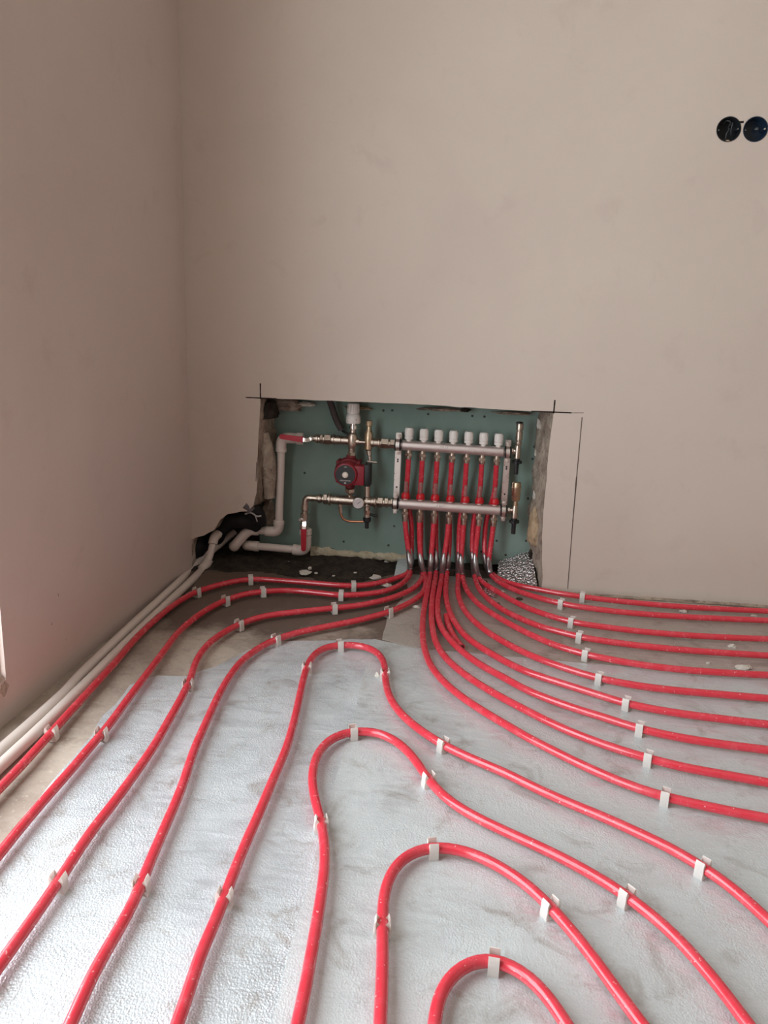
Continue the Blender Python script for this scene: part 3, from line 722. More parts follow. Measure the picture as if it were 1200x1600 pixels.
for i in range(7):
    P = bar_pt('up', on_y(capx[i][0], capx[i][1], YF)); z = BR
    bm = B(); add_lathe(bm, P, (0, 0, 1), [(.008, .009), (z+.004, .009), (z+.0045, .0145), (z+.0075, .0152), (z+.0135, .0150), (z+.0150, .0136), (z+.0165, .0150), (z+.040, .0140), (z+.044, .0125), (z+.045, 0)], 26)
    cap = child('valve_cap', bm, M_cap, man, 'white hand wheel cap')
    bm = B()
    for q in range(14):
        a = 2*math.pi*q/14; n = Vector((math.cos(a), math.sin(a), 0)); t = Vector((-n.y, n.x, 0))
        M = Matrix.Translation(P+n*.0146+Vector((0, 0, z+.0285))) @ Matrix((t, n, Vector((0, 0, 1)))).transposed().to_4x4()
        add_box(bm, (-.0008, -.0008, -.0105), (.0008, .0006, .0105), M)
    child('grip_ribs', bm, M_cap, cap, smooth=False)
    for kk, xs in (('up', rear_x), ('lo', front_x)):
        Q = on_y(xs[i][0], xs[i][1], YF); top = bar_pt(kk, Q); zt = top.z-BR; h = zt-Q.z
        X = Vector((top.x, YF, zt)); 
        bm = B(); add_lathe(bm, X+Vector((0, 0, .004)), (0, 0, -1), [(0, .0085), (.006, .0085), (.0062, .0105), (.010, .0105), (.0102, .0078), (.0125, .0078)], 18)
        con = child('tube_connector', bm, M_brass, man, 'nickel brass tube connector')
        bm = B(); hexnut(bm, X+Vector((0, 0, -.0075)), X+Vector((0, 0, -.019)), .0128); child('nut', bm, M_brass, con, smooth=False)
        bm = B(); add_lathe(bm, X+Vector((0, 0, -.019)), (0, 0, -1), [(0, .0118), (.004, .0118), (h-.018, .0100), (h-.016, .0098)] if h > .023 else [(0, .0118), (.004, .0105)], 18); child('ferrule', bm, M_brass, con)
    P = bar_pt('lo', on_y(flowx[i][0], flowx[i][1], YF)); z = BR
    bm = B(); add_lathe(bm, P, (0, 0, 1), [(.008, .008), (z+.003, .008), (z+.0035, .0148), (z+.006, .0155), (z+.016, .0148), (z+.019, .0130), (z+.024, .0105), (z+.025, .006)], 24)
    fm = child('flow_meter', bm, M_flow, man, 'red flow meter base with a clear sight tube')
    bm = B(); add_lathe(bm, P, (0, 0, 1), [(z-.001, .0088), (z+.0032, .0088)], 18); child('seat_ring', bm, M_cap, fm)
    bm = B(); add_lathe(bm, P, (0, 0, 1), [(z+.024, .0078), (z+.026, .0078), (z+.056, .0072), (z+.062, .0066), (z+.064, .003)], 18); child('sight_tube', bm, M_clear, fm)
    bm = B(); add_lathe(bm, P, (0, 0, 1), [(z+.022, .0022), (z+.048, .0022), (z+.049, .0042), (z+.051, .0042)], 10); child('indicator', bm, M_flow, fm)
# brackets
def bracket(p_up, p_lo, xpx, top_extra):
    U, Lo = p_up, p_lo; d = (U-Lo).normalized(); n = d.cross(Vector((0, -1, 0))).normalized(); w = .0095
    y = YF+.022
    bm = B(); M = Matrix((n, Vector((0, 1, 0)), d)).transposed().to_4x4(); M.translation = (U+Lo)/2+Vector((0, .022, 0))
    H = (U-Lo).length/2
    add_box(bm, (-w, -.0015, -H-.032), (w, .0015, H+.040), M, bev=.0006)
    for s in (-1, 1): add_box(bm, (s*w-.0011, -.0015, -H-.03), (s*w+.0011, .006, H+.036), M)
    for zz in (H+.03, -H-.026): add_box(bm, (-.007, 0, zz-.006), (.007, ND-y, zz+.006), M)
    br = child('bracket', bm, M_strap, man, 'zinc plated wall bracket', smooth=False)
    for zz in (H-.055, -H+.055, 0.0-.02 if False else H-.062):
        bm = B(); c = M @ Vector((0, -.0014, zz)); add_lathe(bm, c, (0, -1, 0), [(0, .0033), (.0006, .0033), (.0006, 0)], 12); child('slot', bm, M_black, br)
    for P in (U, Lo):
        bm = B(); seg = 28; rings = []
        ax = (ends['up'][1]-ends['up'][0]).normalized(); up = Vector((0, 0, 1)); fw = Vector((0, -1, 0))
        for x_, r_ in ((-.010, .0165), (-.010, .0208), (.010, .0208), (.010, .0165)):
            rings.append([bm.verts.new(P+ax*x_+(up*math.sin(a)+fw*math.cos(a))*r_) for a in [2*math.pi*q/seg for q in range(seg)]])
        for A, C in zip(rings, rings[1:]+rings[:1]):
            for q in range(seg): bm.faces.new((A[q], A[(q+1) % seg], C[(q+1) % seg], C[q]))
        cl = child('rubber_ring', bm, M_rubber, man, 'black rubber clamp lining')
        bm = B(); rings = []
        for x_, r_ in ((-.0065, .0200), (-.0065, .0222), (.0065, .0222), (.0065, .0200)):
            rings.append([bm.verts.new(P+ax*x_+(up*math.sin(a)+fw*math.cos(a))*r_) for a in [2*math.pi*q/seg for q in range(seg)]])
        for A, C in zip(rings, rings[1:]+rings[:1]):
            for q in range(seg): bm.faces.new((A[q], A[(q+1) % seg], C[(q+1) % seg], C[q]))
        for s in (1, -1): add_box(bm, (P.x-.0065, P.y-.006, P.z+s*.0275-.0085), (P.x+.0065, P.y-.003, P.z+s*.0275+.0085))
        cb = child('clamp_band', bm, M_strap, cl, 'steel clamp band')
        for s in (1, -1):
            c = P+Vector((0, -.006, s*.029))
            bm = B(); hexnut(bm, c, c+Vector((0, -.006, 0)), .0062); cyl(bm, c+Vector((0, -.006, 0)), c+Vector((0, -.011, 0)), .003, 10)
            child('clamp_bolt', bm, M_strap, man, smooth=False)
bracket(on_y(621.8, 695, YF), on_y(617.8, 786.5, YF), 0, 0)
bracket(on_y(793.5, 706.5, YF), on_y(787, 798, YF), 0, 0)
# end pieces with air vents and drains
def vent(P_tee, P_top, P_bot, P_drain, E, fat):
    up = (P_top-P_bot).normalized(); L = (P_top-P_tee).length
    bm = B(); cyl(bm, E, P_tee, .0085, 16); cyl(bm, E+(P_tee-E)*.2, E+(P_tee-E)*.5, .011, 6)
    v = child('end_piece', bm, M_brass, man, 'brass end piece with air vent and drain')
    Lb = (P_bot-P_tee).length
    bm = B(); add_lathe(bm, P_bot, up, [(0, .0085), (.002, .0105), (Lb+.008, .0105), (Lb+.014, .0085), (Lb+.02, .0075)], 18); child('tee', bm, M_brass, v)
    bm = B(); s = P_tee+up*.016
    if fat: add_lathe(bm, s, up, [(0, .0095), (.006, .0095), (.007, .0075), (.016, .0075), (.018, .0125), (.022, .0145), (L-.04, .0155), (L-.038, .0165), (L-.034, .0165), (L-.033, .0155), (L-.018, .0150), (L-.016, .0135)], 22)
    else: add_lathe(bm, s, up, [(0, .0075), (.004, .0105), (.014, .0105), (.016, .0085), (.02, .0085), (.022, .0118), (L-.045, .0118), (L-.044, .0095), (L-.04, .0095), (L-.038, .0125), (L-.018, .0125), (L-.016, .011)], 22)
    child('air_vent', bm, M_brassy if fat else M_brass, v)
    if not fat:
        bm = B(); add_lathe(bm, P_top, up, [(-.001, .012), (.003, .012), (.004, .010)], 16); child('vent_cap', bm, M_black, v)
    D = (P_bot-P_drain); Ld = D.length; dn = -up
    bm = B(); add_lathe(bm, P_bot, dn, [(0, .0100), (.006, .0105), (.007, .0165), (.015, .0165), (.016, .0090), (.020, .0090), (.021, .0078), (Ld, .0074)], 18)
    for q in range(10):
        a = 2*math.pi*q/10; n, b_ = frame_for(up); c = P_bot+dn*.011+(n*math.cos(a)+b_*math.sin(a))*.0165; cyl(bm, c-dn*.0042, c+dn*.0042, .0022, 6)
    child('drain_cock', bm, M_black, v, 'black plastic drain cock')
vent(on_y(809.5, 704, YF-.004), on_y(812, 661, YF-.004), on_y(807.8, 717, YF-.004), on_y(806.3, 741, YF-.004), on_y(797.5, 705.5, YF), False)
vent(on_y(804.8, 797, YF-.004), on_y(807.3, 753.5, YF-.004), on_y(803.5, 810, YF-.004), on_y(802, 834, YF-.004), on_y(791, 797.5, YF), True)

# ------------------------------------------------------------------ pump and mixing unit
PX = on_y(547, 742, YF)
mix = empty('mixing_unit', (PX.x, YF, on_y(547, 830, YF).z), 'brass mixing unit with red circulation pump, left of the manifold in the niche', 'pump')
def mp(a, b, dy=0): return on_y(a, b, YF+dy)
def chain(name, pts_r, mtl, label=None, par=None, nut=()):
    """a stepped brass run: list of (A, B, r, sides)"""
    bm = B()
    for A, C, r, sd_ in pts_r: cyl(bm, A, C, r*1.3, sd_, .0008)
    return child(name, bm, mtl, par or mix, label, angle=.6)
def run(p0, p1, specs):
    """specs: (t0, t1, r, sides) along p0->p1"""
    return [(p0.lerp(p1, a), p0.lerp(p1, b), r, s) for a, b, r, s in specs]
# upper run
u0_, u1_ = mp(488, 685), mp(620, 693.8)
up_run = chain('upper_union', run(u0_, mp(545, 688.6), [(0, .10, .0085, 16), (.10, .17, .0125, 16), (.17, .22, .0105, 16), (.22, .30, .0135, 6), (.30, .34, .0115, 16), (.34, .52, .0150, 6), (.52, .57, .0110, 16), (.57, .61, .0150, 20), (.61, .80, .0125, 16), (.80, 1.0, .0110, 16)]), M_brass, 'stepped brass union on the upper line')
chain('upper_union', run(mp(580, 691.3), mp(618, 693.8), [(0, .12, .0125, 16), (.12, .30, .0115, 16), (.30, .36, .0150, 20), (.36, .42, .011, 16), (.42, .72, .0148, 6), (.72, .78, .0118, 16), (.78, .98, .0132, 6), (.98, 1.1, .0105, 16)]), M_brass)
# thermostatic three-way valve
bm = B(); V = mp(550, 690); 
add_lathe(bm, mp(551.5, 672), mp(549, 713)-mp(551.5, 672), [(0, .009), (.008, .010), (.012, .0155), (.022, .0185), (.05, .0185), (.06, .0150), (.068, .0120), (.085, .0115)], 22)
cyl(bm, mp(538, 688.2), mp(562, 690), .0125, 18)
child('valve_body', bm, M_brass, mix, 'cast brass three-way valve body')
bm = B(); cyl(bm, mp(553, 690.2, -.006), mp(571, 691, -.006), .0060, 14); child('link_pipe', bm, M_brass, mix)
bm = B(); a0, a1 = mp(549.3, 703), mp(549, 712); hexnut(bm, a0.lerp(a1, .35), a1, .0155); cyl(bm, mp(549.5, 693, -.006), mp(549.2, 704, -.006), .0075, 14); child('pump_union', bm, M_brass, mix, smooth=False)
# thermostat head
tb, tt = mp(551.8, 673), mp(552.5, 629.5); ax = (tt-tb).normalized(); Lh = (tt-tb).length
bm = B(); add_lathe(bm, tb, ax, [(Lh*.27, .012), (Lh*.275, .0245), (Lh*.33, .0262), (Lh*.50, .0245), (Lh*.60, .0220), (Lh*.63, .0180), (Lh*.95, .0172), (Lh*.96, .0195), (Lh*.99, .018), (Lh*1.0, 0)], 32)
th = child('thermostat_head', bm, M_cap, mix, 'white ribbed thermostatic head')
n_, b_ = frame_for(ax)
for q in range(14):
    a = 2*math.pi*q/14; n = n_*math.cos(a)+b_*math.sin(a); t = ax.cross(n)
    bm = B(); M = Matrix((t, n, ax)).transposed().to_4x4(); M.translation = tb+ax*(Lh*.79)+n*.0198
    add_box(bm, (-.0021, -.0045, -Lh*.16), (.0021, .0010, Lh*.16), M); child('rib', bm, M_cap, th, smooth=False)
for a_, b2 in ((545, 657.5), (557.5, 655), (557.5, 659.5)):
    c = mp(a_, b2); c.y = YF-.0245*math.sqrt(max(.05, 1-((c.x-mp(552, 657).x)/.0255)**2)); bm = B(); add_lathe(bm, c+Vector((0, .0022, 0)), (0, -1, 0), [(0, .0024), (.0026, .0024), (.0026, 0)], 10); child('window_mark', bm, M_black, th)
bm = B(); add_lathe(bm, tb, ax, [(0, .009), (Lh*.06, .010), (Lh*.07, .0145), (Lh*.20, .0145), (Lh*.21, .0105), (Lh*.28, .0105)], 12); child('chrome_collar', bm, M_chrome, mix, 'chrome ring nut')
# brass pressure valve to the right
pb, pt = mp(575.5, 703), mp(577.2, 657); ax = (pt-pb).normalized(); Lp = (pt-pb).length
bm = B(); add_lathe(bm, pb, ax, [(0, .011), (.003, .0140), (Lp*.28, .0155), (Lp*.55, .0150), (Lp*.66, .0105), (Lp*.70, .0085), (Lp*.82, .0075)], 22)
pv = child('bypass_valve', bm, M_brassy, mix, 'raw brass bypass valve with knurled top')
bm = B(); cyl(bm, pb+ax*(Lp*.80), pb+ax*(Lp*.83), .010, 16); cyl(bm, pb+ax*(Lp*.83), pb+ax*Lp, .0118, 12, .0012); child('knurled_cap', bm, M_brassy, pv, smooth=False)
bm = B(); cyl(bm, mp(576, 703), mp(577.5, 712), .009, 14); cyl(bm, mp(577.5, 712), mp(578, 720), .0068, 14); cyl(bm, mp(574, 721), mp(589, 722.6), .0045, 12); child('drain_stem', bm, M_brass, mix)
# pump
fc = on_y(539.5, 742, YF-.085)                         # centre of the motor face
pa = Vector((fc.x, YF-.03, fc.z))
bm = B(); add_lathe(bm, (fc.x, YF+.035, fc.z), (0, -1, 0), [(0, .030), (.012, .046), (.03, .049), (.05, .049), (.058, .046), (.06, .043)], 36)
cyl(bm, mp(549, 711), mp(546, 735), .017, 20); cyl(bm, mp(546, 735), mp(546.8, 763), .017, 20)
for s in (-1, 1):
    for q in (-1, 1): cyl(bm, (fc.x+s*.036, YF+.02, fc.z+q*.033), (fc.x+s*.036, YF-.03, fc.z+q*.033), .0075, 10)
pump = child('pump_housing', bm, M_pumpd, mix, 'dark red cast pump housing')
bm = B(); add_lathe(bm, (fc.x, YF-.020, fc.z), (0, -1, 0), [(0, .0395), (.004, .0405), (.058, .0405), (.064, .0385), (.0655, .035)], 40); child('motor', bm, M_pump, pump, 'red cylindrical motor can')
bx_l, bx_r, bz_t, bz_b = on_y(546, 742, YF-.075).x, on_y(568.5, 742, YF-.075).x, on_y(560, 729, YF-.075).z, on_y(560, 759, YF-.075).z
bm = B(); add_box(bm, (bx_l, YF-.072, bz_b), (bx_r, YF-.022, bz_t), bev=.003); child('terminal_box', bm, M_pump, pump, 'red terminal box')
bm = B(); add_box(bm, (bx_r-.001, YF-.066, bz_b-.004), (on_y(578.5, 742, YF-.06).x, YF-.012, bz_t+.006), bev=.003); child('cable_cover', bm, M_black, pump, 'black terminal cover')
zf = YF-.0855
bm = B(); add_lathe(bm, (fc.x, zf+.002, fc.z), (0, -1, 0), [(0, .0345), (.0025, .0345), (.003, .034), (.003, 0)], 40); face = child('label_plate', bm, M_face, pump, 'black round label plate')
bm = B(); add_lathe(bm, (fc.x, zf-.0005, fc.z), (0, -1, 0), [(0, .0105), (.002, .0105), (.0022, .0092), (.006, .0088), (.007, .007), (.007, 0)], 24); child('vent_screw', bm, M_knob, pump, 'pale vent screw in the middle')
def text(s, sz, loc, par, m):
    cu = bpy.data.curves.new('lettering', 'FONT'); cu.body = s; cu.size = sz; cu.align_x = 'CENTER'; cu.extrude = .0002
    t = bpy.data.objects.new('lettering', cu); COL.objects.link(t); bpy.context.view_layer.update()
    me = bpy.data.meshes.new_from_object(t.evaluated_get(bpy.context.evaluated_depsgraph_get()))
    bpy.data.objects.remove(t)
    bm = B(); bm.from_mesh(me)
    for v in bm.verts: v.co = Vector((loc[0]+v.co.x, loc[1]-v.co.z, loc[2]+v.co.y))
    child('lettering', bm, m, par, smooth=False)
text('GRUNDFOS', .0070, (fc.x, zf-.0012, fc.z-.0225), pump, M_ink)
text('UPS', .0058, (fc.x, zf-.0012, fc.z+.0255), pump, M_ink)
bm = B()
for s in (-1, 1):
    M = Matrix.Translation((fc.x, zf-.0012, fc.z-.0285)) @ Matrix.Rotation(s*.7, 4, 'Y'); add_box(bm, (-.0042, -.0003, -.0009), (.0042, .0003, .0009), M)
child('emblem', bm, M_ink, pump, 'small white emblem', smooth=False)
bm = B(); hexnut(bm, mp(546.8, 763.5), mp(547, 769.5), .0185); add_lathe(bm, mp(547, 769), mp(546.6, 780)-mp(547, 769), [(0, .012), (.008, .010), (.014, .007), (.02, .009)], 16); child('pump_union', bm, M_brass, mix, smooth=False)
# lower run
lo_a, lo_b = mp(478.5, 778), mp(618, 786)
chain('lower_union', run(mp(481, 777.8), mp(553, 782.5), [(0, .22, .0090, 16), (.22, .30, .0115, 16), (.24, .28, .0130, 16), (.31, .37, .0105, 16), (.35, .43, .0155, 6), (.43, .46, .011, 16), (.46, .50, .0178, 22), (.50, .56, .0125, 16), (.56, 1.05, .0135, 18)]), M_brass, 'stepped brass union on the lower line')
chain('lower_union', run(mp(570, 783.3), mp(616, 785.7), [(0, .22, .0125, 16), (.22, .34, .0135, 16), (.34, .39, .0170, 22), (.39, .45, .011, 16), (.45, .62, .0152, 6), (.62, .68, .0115, 16), (.68, .80, .0145, 6), (.80, .88, .011, 16), (.88, 1.06, .0125, 6)]), M_brass)
bm = B(); cyl(bm, mp(574, 758), mp(573.6, 812), .0105, 18); cyl(bm, mp(573.9, 776), mp(573.7, 791), .0140, 18); cyl(bm, mp(573.7, 797), mp(573.6, 803), .0125, 6); child('cross_pipe', bm, M_brass, mix, 'vertical brass pipe through the lower line')
bm = B(); cyl(bm, mp(573.5, 808), mp(573.4, 815), .0145, 16); cyl(bm, mp(573.4, 814), mp(573.2, 825.5), .0072, 14); cyl(bm, mp(577, 803.5), mp(590, 806.5), .0048, 10); cyl(bm, mp(574, 801), mp(579, 804), .006, 10); child('drain_cock', bm, M_black, mix, 'black drain cock under the lower line')
gc = on_y(559.6, 786.5, YF-.03)
bm = B(); add_lathe(bm, (gc.x, YF, gc.z), (0, -1, 0), [(0, .006), (.018, .006), (.019, .0195), (.021, .0205), (.030, .0205), (.031, .0195), (.0315, .0185)], 30); g = child('thermometer', bm, M_strap, mix, 'round dial thermometer')
bm = B(); add_lathe(bm, (gc.x, YF-.0305, gc.z), (0, -1, 0), [(0, .0187), (.0012, .0185), (.0014, 0)], 30); dial = child('dial', bm, M_gauge, g)
bm = B(); M = Matrix.Translation((gc.x, YF-.0322, gc.z)) @ Matrix.Rotation(.9, 4, 'Y'); add_box(bm, (-.0007, -.0003, -.004), (.0007, .0003, .0125), M); child('needle', bm, M_black, g, smooth=False)
bm = B(); sweep(bm, smooth_path(catmull([mp(531.5, 786), mp(532, 797), mp(533, 805), mp(537, 811), mp(544, 814.2), mp(556, 815), mp(570, 815)], .004), 2), .0042, 12); child('capillary_pipe', bm, M_copper, mix, 'thin bent copper pipe')
bm = B(); cyl(bm, mp(531.3, 785), mp(531.8, 792), .0078, 14); cyl(bm, mp(531.8, 792), mp(532.2, 801), .0068, 6); child('pipe_nut', bm, M_brass, mix, smooth=False)
# elbow down to the lower valve
bm = B(); sweep(bm, smooth_path(catmull([mp(486, 778), mp(481, 778), mp(477.8, 780.5), mp(477, 786), mp(476.6, 792)], .003), 2), .0115, 16)
cyl(bm, mp(476.8, 788), mp(476.3, 797), .0135, 16, .001); cyl(bm, mp(476.3, 797), mp(476, 803), .0105, 16); cyl(bm, mp(476, 802), mp(475.6, 812), .0148, 8, .001)
cyl(bm, mp(475.6, 812), mp(475, 822), .0118, 16); cyl(bm, mp(475.2, 818), mp(474.8, 828), .0155, 8, .001)
child('brass_elbow', bm, M_brass, mix, 'brass elbow down to the lower ball valve')

# ------------------------------------------------------------------ white pipe runs with ball valves
def pipe(bm, pts, r, sm=2, seg=18): sweep(bm, smooth_path(catmull(pts, .004), sm), r, seg)
pr, fr_ = .0145, .0185
P0 = mp(438, 700); 
upr = empty('white_pipe', (mp(438, 700).x, YF, mp(438, 830).z), 'white plastic pipe rising at the niche left side to the upper red-handled valve', 'pipe', 'white pipes feeding the mixing unit')
bm = B(); pipe(bm, [mp(439.3, 696), mp(438.5, 730), mp(437, 775), mp(435.6, 824)], pr, 0); child('pipe_length', bm, M_ppr, upr)
bm = B(); pipe(bm, [mp(462, 685), mp(448, 684.3), mp(441.5, 686), mp(439.6, 692), mp(439.4, 703)], fr_, 3); cyl(bm, mp(439.5, 700), mp(439.2, 706), .0200, 20, .002); child('elbow', bm, M_ppr, upr)
bm = B(); cyl(bm, mp(447, 684), mp(465, 685.2), .0175, 20, .002); cyl(bm, mp(463, 685.1), mp(474, 685.8), .0215, 20, .003); vb = child('valve_body', bm, M_ppr, upr, 'white ball valve body')
def handle(par, pts, y, bend):
    bm = B(); w = .0100; P = [on_y(a, b, y) for a, b in pts]
    d = (P[1]-P[0]).normalized(); n = d.cross(Vector((0, 1, 0))).normalized(); L = (P[1]-P[0]).length; M = Matrix((d, Vector((0, 1, 0)), n)).transposed().to_4x4(); M.translation = P[0]
    k = 8; out = [(0, -w), (L, -w*.85)]+[(L+w*.85*math.cos(a), w*.85*math.sin(a)) for a in [(-.5+q/k)*math.pi for q in range(1, k)]]+[(L, w*.85), (0, w)]
    a = [bm.verts.new(M @ Vector((x, -.0028, z))) for x, z in out]; b = [bm.verts.new(M @ Vector((x, .0028, z))) for x, z in out]
    for i in range(len(out)): bm.faces.new((a[i], a[(i+1) % len(out)], b[(i+1) % len(out)], b[i]))
    bm.faces.new(a[::-1]); bm.faces.new(b)
    bmesh.ops.bevel(bm, geom=[e for e in bm.edges], offset=.0008, segments=1, affect='EDGES')
    h = child('valve_handle', bm, M_handle, par, 'red lever handle')
    Q = [on_y(*q) for q in bend]; bm = B(); path = smooth_path(catmull(Q, .003), 1); fr = frames(path); rows = []
    for p, (t, a_, b2) in zip(path, fr):
        s_ = t.cross(Vector((0, -1, 0))).normalized() if abs(t.y) < .95 else n; nn = t.cross(s_)
        rows.append([bm.verts.new(p+s_*x+nn*z) for x, z in ((-.0065, -.001), (.0065, -.001), (.0065, .001), (-.0065, .001))])
    for A, C in zip(rows, rows[1:]):
        for q in range(4): bm.faces.new((A[q], A[(q+1) % 4], C[(q+1) % 4], C[q]))
    bm.faces.new(rows[0]); bm.faces.new(rows[-1][::-1])
    child('steel_lever', bm, M_chrome, h, 'chrome lever neck')
    c = on_y(bend[-1][0], bend[-1][1], YF); bm = B(); hexnut(bm, Vector((c.x, YF-.012, c.z)), Vector((c.x, Q[-1].y-.006, c.z)), .0065); child('spindle_nut', bm, M_chrome, h, smooth=False)
handle(upr, [(473.5, 687), (440, 682.2)], YF-.034, [(472, 686.7, YF-.034), (478, 687.8, YF-.034), (483, 687, YF-.03), (487.5, 684, YF-.024)])
bm = B(); pipe(bm, [mp(435.7, 815), mp(435.2, 824), mp(432.5, 829.5), mp(424, 830.3), mp(415.5, 829.5)], fr_, 2); cyl(bm, mp(435.8, 813), mp(435.5, 820), .0200, 20, .002); child('elbow', bm, M_ppr, upr)
bm = B(); pipe(bm, [mp(418, 829.6), mp(408, 829), mp(396, 828.3)], pr, 0); child('pipe_length', bm, M_ppr, upr)
bm = B(); pipe(bm, [mp(402, 828.4), mp(392, 828.6, -.004), mp(383, 834, -.012), mp(376, 842, -.02), mp(369, 850, -.026), mp(366.5, 854, -.024), mp(365, 853, .0)], fr_*.98, 3); cyl(bm, mp(404, 828.4), mp(396, 828.3), .0195, 20, .002); child('elbow', bm, M_ppr, upr)
lwr = empty('white_pipe', (mp(430, 858).x, YF, mp(430, 866).z), 'white plastic pipe lying low in the niche, under the lower red-handled valve', 'pipe', 'white pipes feeding the mixing unit')
bm = B(); pipe(bm, [mp(400, 853.4), mp(425, 855.5), mp(466, 859)], pr*.97, 0); child('pipe_length', bm, M_ppr, lwr)
bm = B(); cyl(bm, mp(404.5, 853.8), mp(396, 853.2), .0195, 20, .002); pipe(bm, [mp(402, 853.6), mp(392, 852.7), mp(386.5, 852.5, .008), mp(386, 852.3, .03)], fr_, 2); child('elbow', bm, M_ppr, lwr)
bm = B(); pipe(bm, [mp(459, 858.6), mp(470, 859.6), mp(476.5, 857), mp(478, 849), mp(478.2, 838)], fr_*1.06, 3); cyl(bm, mp(464.5, 859), mp(457.5, 858.4), .0200, 20, .002); child('elbow', bm, M_ppr, lwr)
bm = B(); cyl(bm, mp(478.2, 846), mp(477.8, 832), .0185, 20, .002); cyl(bm, mp(477.8, 836), mp(477.5, 826), .0225, 20, .003); child('valve_body', bm, M_ppr, lwr, 'white ball valve body')
handle(lwr, [(474.5, 826.5), (474.2, 858)], YF-.034, [(474.6, 828, YF-.034), (475.4, 820, YF-.032), (474.8, 813, YF-.028), (471.5, 809.5, YF-.022)])

# two pipes along the foot of the left wall
WR = .0128
def wallpipe(label, fl, verts, zc):
    P = [on_z(a, b, zc) for a, b in fl]; d = (P[0]-P[1]).normalized(); P.insert(0, P[0]+d*1.0)
    P += [on_y(a, b, Y) for a, b, Y in verts]
    path = smooth_path(catmull(P, .012), 3); bm = B(); sweep(bm, path, WR, 18)
    return rooted('floor_pipe', bm, M_ppr, Vector((path[len(path)//2].x, path[len(path)//2].y, 0)), label, 'pipe', 'white pipes along the left wall', angle=1.2), path
o1, _ = wallpipe('white plastic pipe along the left wall, right of the pair beside the red tube', [(0, 1197), (63, 1138), (122, 1080), (200, 1002), (255, 949), (292, 914)],
         [(317, 888, .0), (325, 877, .015), (330, 862, .03), (333, 847, .04), (338, 836, .06), (355, 826, .12), (368, 819, .16)], .015)
bm = B(); pipe(bm, [on_y(314, 891, -.004), on_y(322, 882, .012), on_y(326.5, 874, .018)], .0168, 2); child('elbow', bm, M_ppr, o1)
bm = B(); pipe(bm, [on_y(332.5, 850, .038), on_y(335, 840, .05), on_y(341, 834, .07)], .0168, 2); child('elbow', bm, M_ppr, o1)
wallpipe('white plastic pipe along the left wall, left of the pair nearest the wall', [(0, 1173), (63, 1117), (104, 1079), (120, 1060.5), (200, 983), (246, 940.5), (280, 909)],
         [(300, 889, .01), (317, 872, .06), (334, 858, .10), (350, 845, .135), (367, 830, .165)], .015)
# black pipe insulation in the chased corner
def foam(label, pts, r, seed):
    path = smooth_path(catmull([on_y(*p) for p in pts], .008), 3); bm = B(); sweep(bm, path, r, 20)
    for v in bm.verts: v.co += Vector((noise.noise(v.co*30+Vector((seed, 0, 0))), noise.noise(v.co*30+Vector((0, seed, 0))), noise.noise(v.co*30+Vector((0, 0, seed)))))*.005
    return rooted('pipe_insulation', bm, M_rubber, Vector((path[0].x, path[0].y, 0)), label, 'insulation', 'black foam sleeves in the corner', angle=1.2)
foam('black foam pipe sleeve arching over the white pipes, left end of niche', [(336, 842, .13), (346, 824, .10), (362, 813, .085), (385, 811, .085), (404, 818, .11)], .033, 3)
foam('black foam pipe sleeve standing in the corner behind the floor pipes', [(303, 886, .085), (304, 866, .075), (309, 853, .07), (320, 846, .12), (336, 846, .17)], lambda t: .038, 8)
t = foam('black bundle bound with pale tie above the arching sleeve', [(381, 791, .03), (392, 795, .04), (404, 806, .06), (407, 818, .08)], lambda t: .019+.006*math.sin(3*t), 12)
bm = B(); pipe(bm, [on_y(383, 803.5, .012), on_y(390, 800.5, .014), on_y(396, 803, .016), on_y(401, 807, .02), on_y(408, 806, .03)], .0028, 2, 8); child('tie', bm, M_twine, t, 'pale tie')
bm = B(); pipe(bm, [on_y(398, 804, .014), on_y(400, 809, .018), on_y(402, 815, .022)], .0018, 2, 8); child('tie', bm, M_twine, t)
bm = B(); sweep(bm, smooth_path(catmull([on_y(383, 788, .012), on_y(388, 792, .014), on_y(392, 797, .018)], .004), 2), .017, 14); child('tape_wrap', bm, M_tape, t, 'grey tape wrap')
# dark conduit dropping behind the thermostat head
bm = B(); pipe(bm, [on_y(514, 622, .10), on_y(518, 634, .12), on_y(525, 655, .135), on_y(533, 671, .14)], .0115, 2, 16)
o = rooted('flexible_conduit', bm, M_conduit, on_y(518, 634, .12), 'dark grey conduit hanging down left of the thermostat head', 'conduit')
bm = B(); pipe(bm, [on_y(532, 669, .14), on_y(535, 673, .135), on_y(540, 676, .12), on_y(546, 680, .115)], .004, 2, 10); child('cable', bm, M_black, o)
bm = B(); cyl(bm, on_y(531, 667, .139), on_y(534, 673, .138), .008, 14); child('cable_end', bm, M_wire, o)

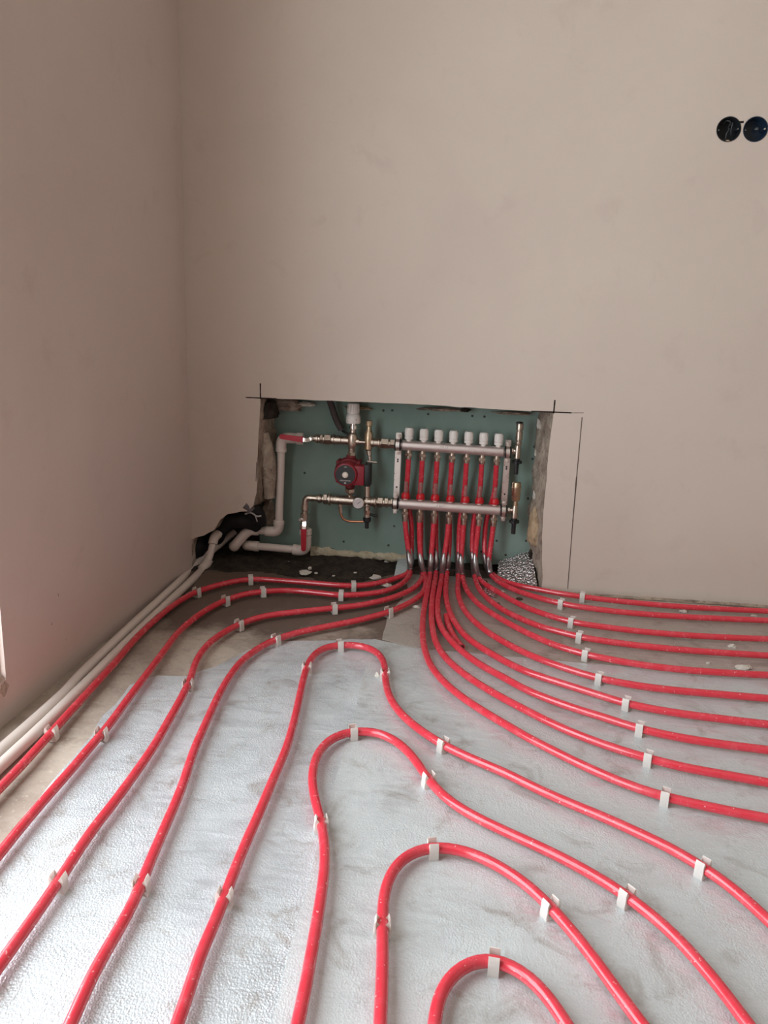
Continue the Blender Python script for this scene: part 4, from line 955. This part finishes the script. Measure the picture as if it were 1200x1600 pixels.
# foil offcuts in the niche
def patch(name, corners, m, label, seed, amp=.004, n=14):
    A, Bq, C, D = [Vector(c) for c in corners]; bm = B(); G = []
    for j in range(n+1):
        row = []
        for i in range(n+1):
            u, v = i/n, j/n; p = A.lerp(Bq, u).lerp(D.lerp(C, u), v)
            nn = (Bq-A).cross(D-A).normalized()
            p += nn*amp*(noise.noise(p*30+Vector((seed, 0, 0)))+.5*math.sin(math.pi*v)*2)
            if 0 < i < n and j == n or 0 < i < n and j == 0: p += Vector((0, 0, 1))*.003*noise.noise(p*40)
            if p.z < .004: p.z = .004
            row.append(bm.verts.new(p))
        G.append(row)
    for P_, Q_ in zip(G, G[1:]):
        for i in range(n): bm.faces.new((P_[i], P_[i+1], Q_[i+1], Q_[i]))
    r = bmesh.ops.extrude_face_region(bm, geom=bm.faces[:])
    for v in r['geom']:
        if isinstance(v, bmesh.types.BMVert): v.co += Vector((0, .0022, .0016))
    return rooted(name, bm, m, Vector(((A.x+Bq.x)/2, A.y, 0)), label, 'insulation', angle=1.0)
patch('foil_offcut', (on_z(777, 907, .004), on_z(840.5, 920, .004), on_y(829, 861, .165), on_y(779, 877, .165)), M_crink, 'crinkled silver foil offcut leaning in the right corner of the niche', 3)
patch('foil_offcut', (on_z(616, 899, .012), on_z(641, 903, .012), on_y(640, 873, .168), on_y(622, 873, .168)), M_foilB, 'small grey foil offcut at the left foot of the red tubes', 6, .002, 8)
patch('foil_offcut', (on_z(756, 926, .006), on_z(775, 934, .006), on_z(768, 914, .014), on_z(758, 912, .014)), M_crink, 'tiny crinkled foil scrap under the first two tubes by the back wall', 9, .002, 6)

# ------------------------------------------------------------------ crumbs of plaster and dirt
CR = [(588, 904, 16, 9, 'white plaster chunk behind the red tube nearest the left wall'), (604, 916, 15, 8, 'flat white plaster chunk between the first two left tubes'),
      (650, 949, 10, 6, 'white plaster chunk right of the fourth left tube clip'), (1068, 956, 12, 7, 'white plaster lump touching the tubes by the back wall'),
      (1178, 962, 9, 4, 'small white lump at the far right by the back wall'), (1073, 998, 11, 7, 'white plaster lump on the third tube from the back wall'),
      (1144, 1011, 12, 8, 'round white lump between the third and fourth tubes at right'), (1162, 1044, 20, 9, 'largest white plaster lump, between fourth and fifth tubes at right'),
      (1106, 1037, 6, 5, 'tiny pale crumb left of the largest white lump'), (785, 925, 6, 5, 'small pale crumb between the second and third tubes near the niche'),
      (476, 896, 16, 8, 'pale plaster chunk on the dark screed, left middle'), (491, 872, 9, 6, 'pale chip under the lower white valve'), (507, 871, 9, 7, 'second pale chip right of the lower white valve'),
      (484, 889, 6, 6, 'small pale chip behind the pale chunk on dark screed'), (604, 878, 8, 4, 'narrow pale chip near the grey offcut'), (452, 879, 5, 4, 'tiny grey chip below the low white pipe'),
      (530, 874, 4, 3, 'tiny pale speck on dark screed below the pump'), (521, 900, 4, 3, 'tiny pale speck behind the first left tube'), (555, 895, 5, 3, 'small pale speck on dark screed right of the middle'), (494, 896, 5, 4, 'small pale chip beside the pale chunk'),
      (590, 1058, 8, 12, 'whitish plaster smear beside the first loop clip'), (899, 964, 4, 3, 'tiny pale crumb by the third tube clip'), (820, 1033, 4, 4, 'tiny white crumb between the sixth and seventh tubes'), (1057, 1050, 4, 3, 'tiny pale crumb on the fifth tube gap at right')]
for k, (a, b, w, h, lab) in enumerate(CR):
    dark = lab.startswith('dark')
    low = b < 902 and a < 620
    P = on_z(a, b, .012 if low else .003); s = size(w, P)*.55; hz = size(h, P)*.42
    bm = lump(Vector((0, 0, 0)), s, s*.75, hz, k+1, 2, .6)
    o = obj('plaster_crumb', bm, M_plas, None, True, .6); o.location = (P.x, P.y, P.z-.001); tag(o, lab, 'rubble', 'plaster crumbs on the floor')
for k, (a, b, w, lab) in enumerate([(811, 937, 10, 'dark mortar crumb between the second and third tubes from the back wall'), (777, 944, 8, 'dark mortar crumb left of the fourth tube near the niche'), (757, 909, 8, 'dark mortar crumb at the foot of the steel bend supports'), (713, 897, 8, 'dark mortar crumb between the bend supports in the middle')]):
    P = on_z(a, b, .003); s = size(w, P)*.55; bm = lump(Vector((0, 0, 0)), s, s*.7, s*.5, k+40, 2, .6)
    o = obj('mortar_crumb', bm, M_mud, None, True, .6); o.location = (P.x, P.y, P.z-.001); tag(o, lab, 'rubble', 'dark mortar crumbs on the foil')
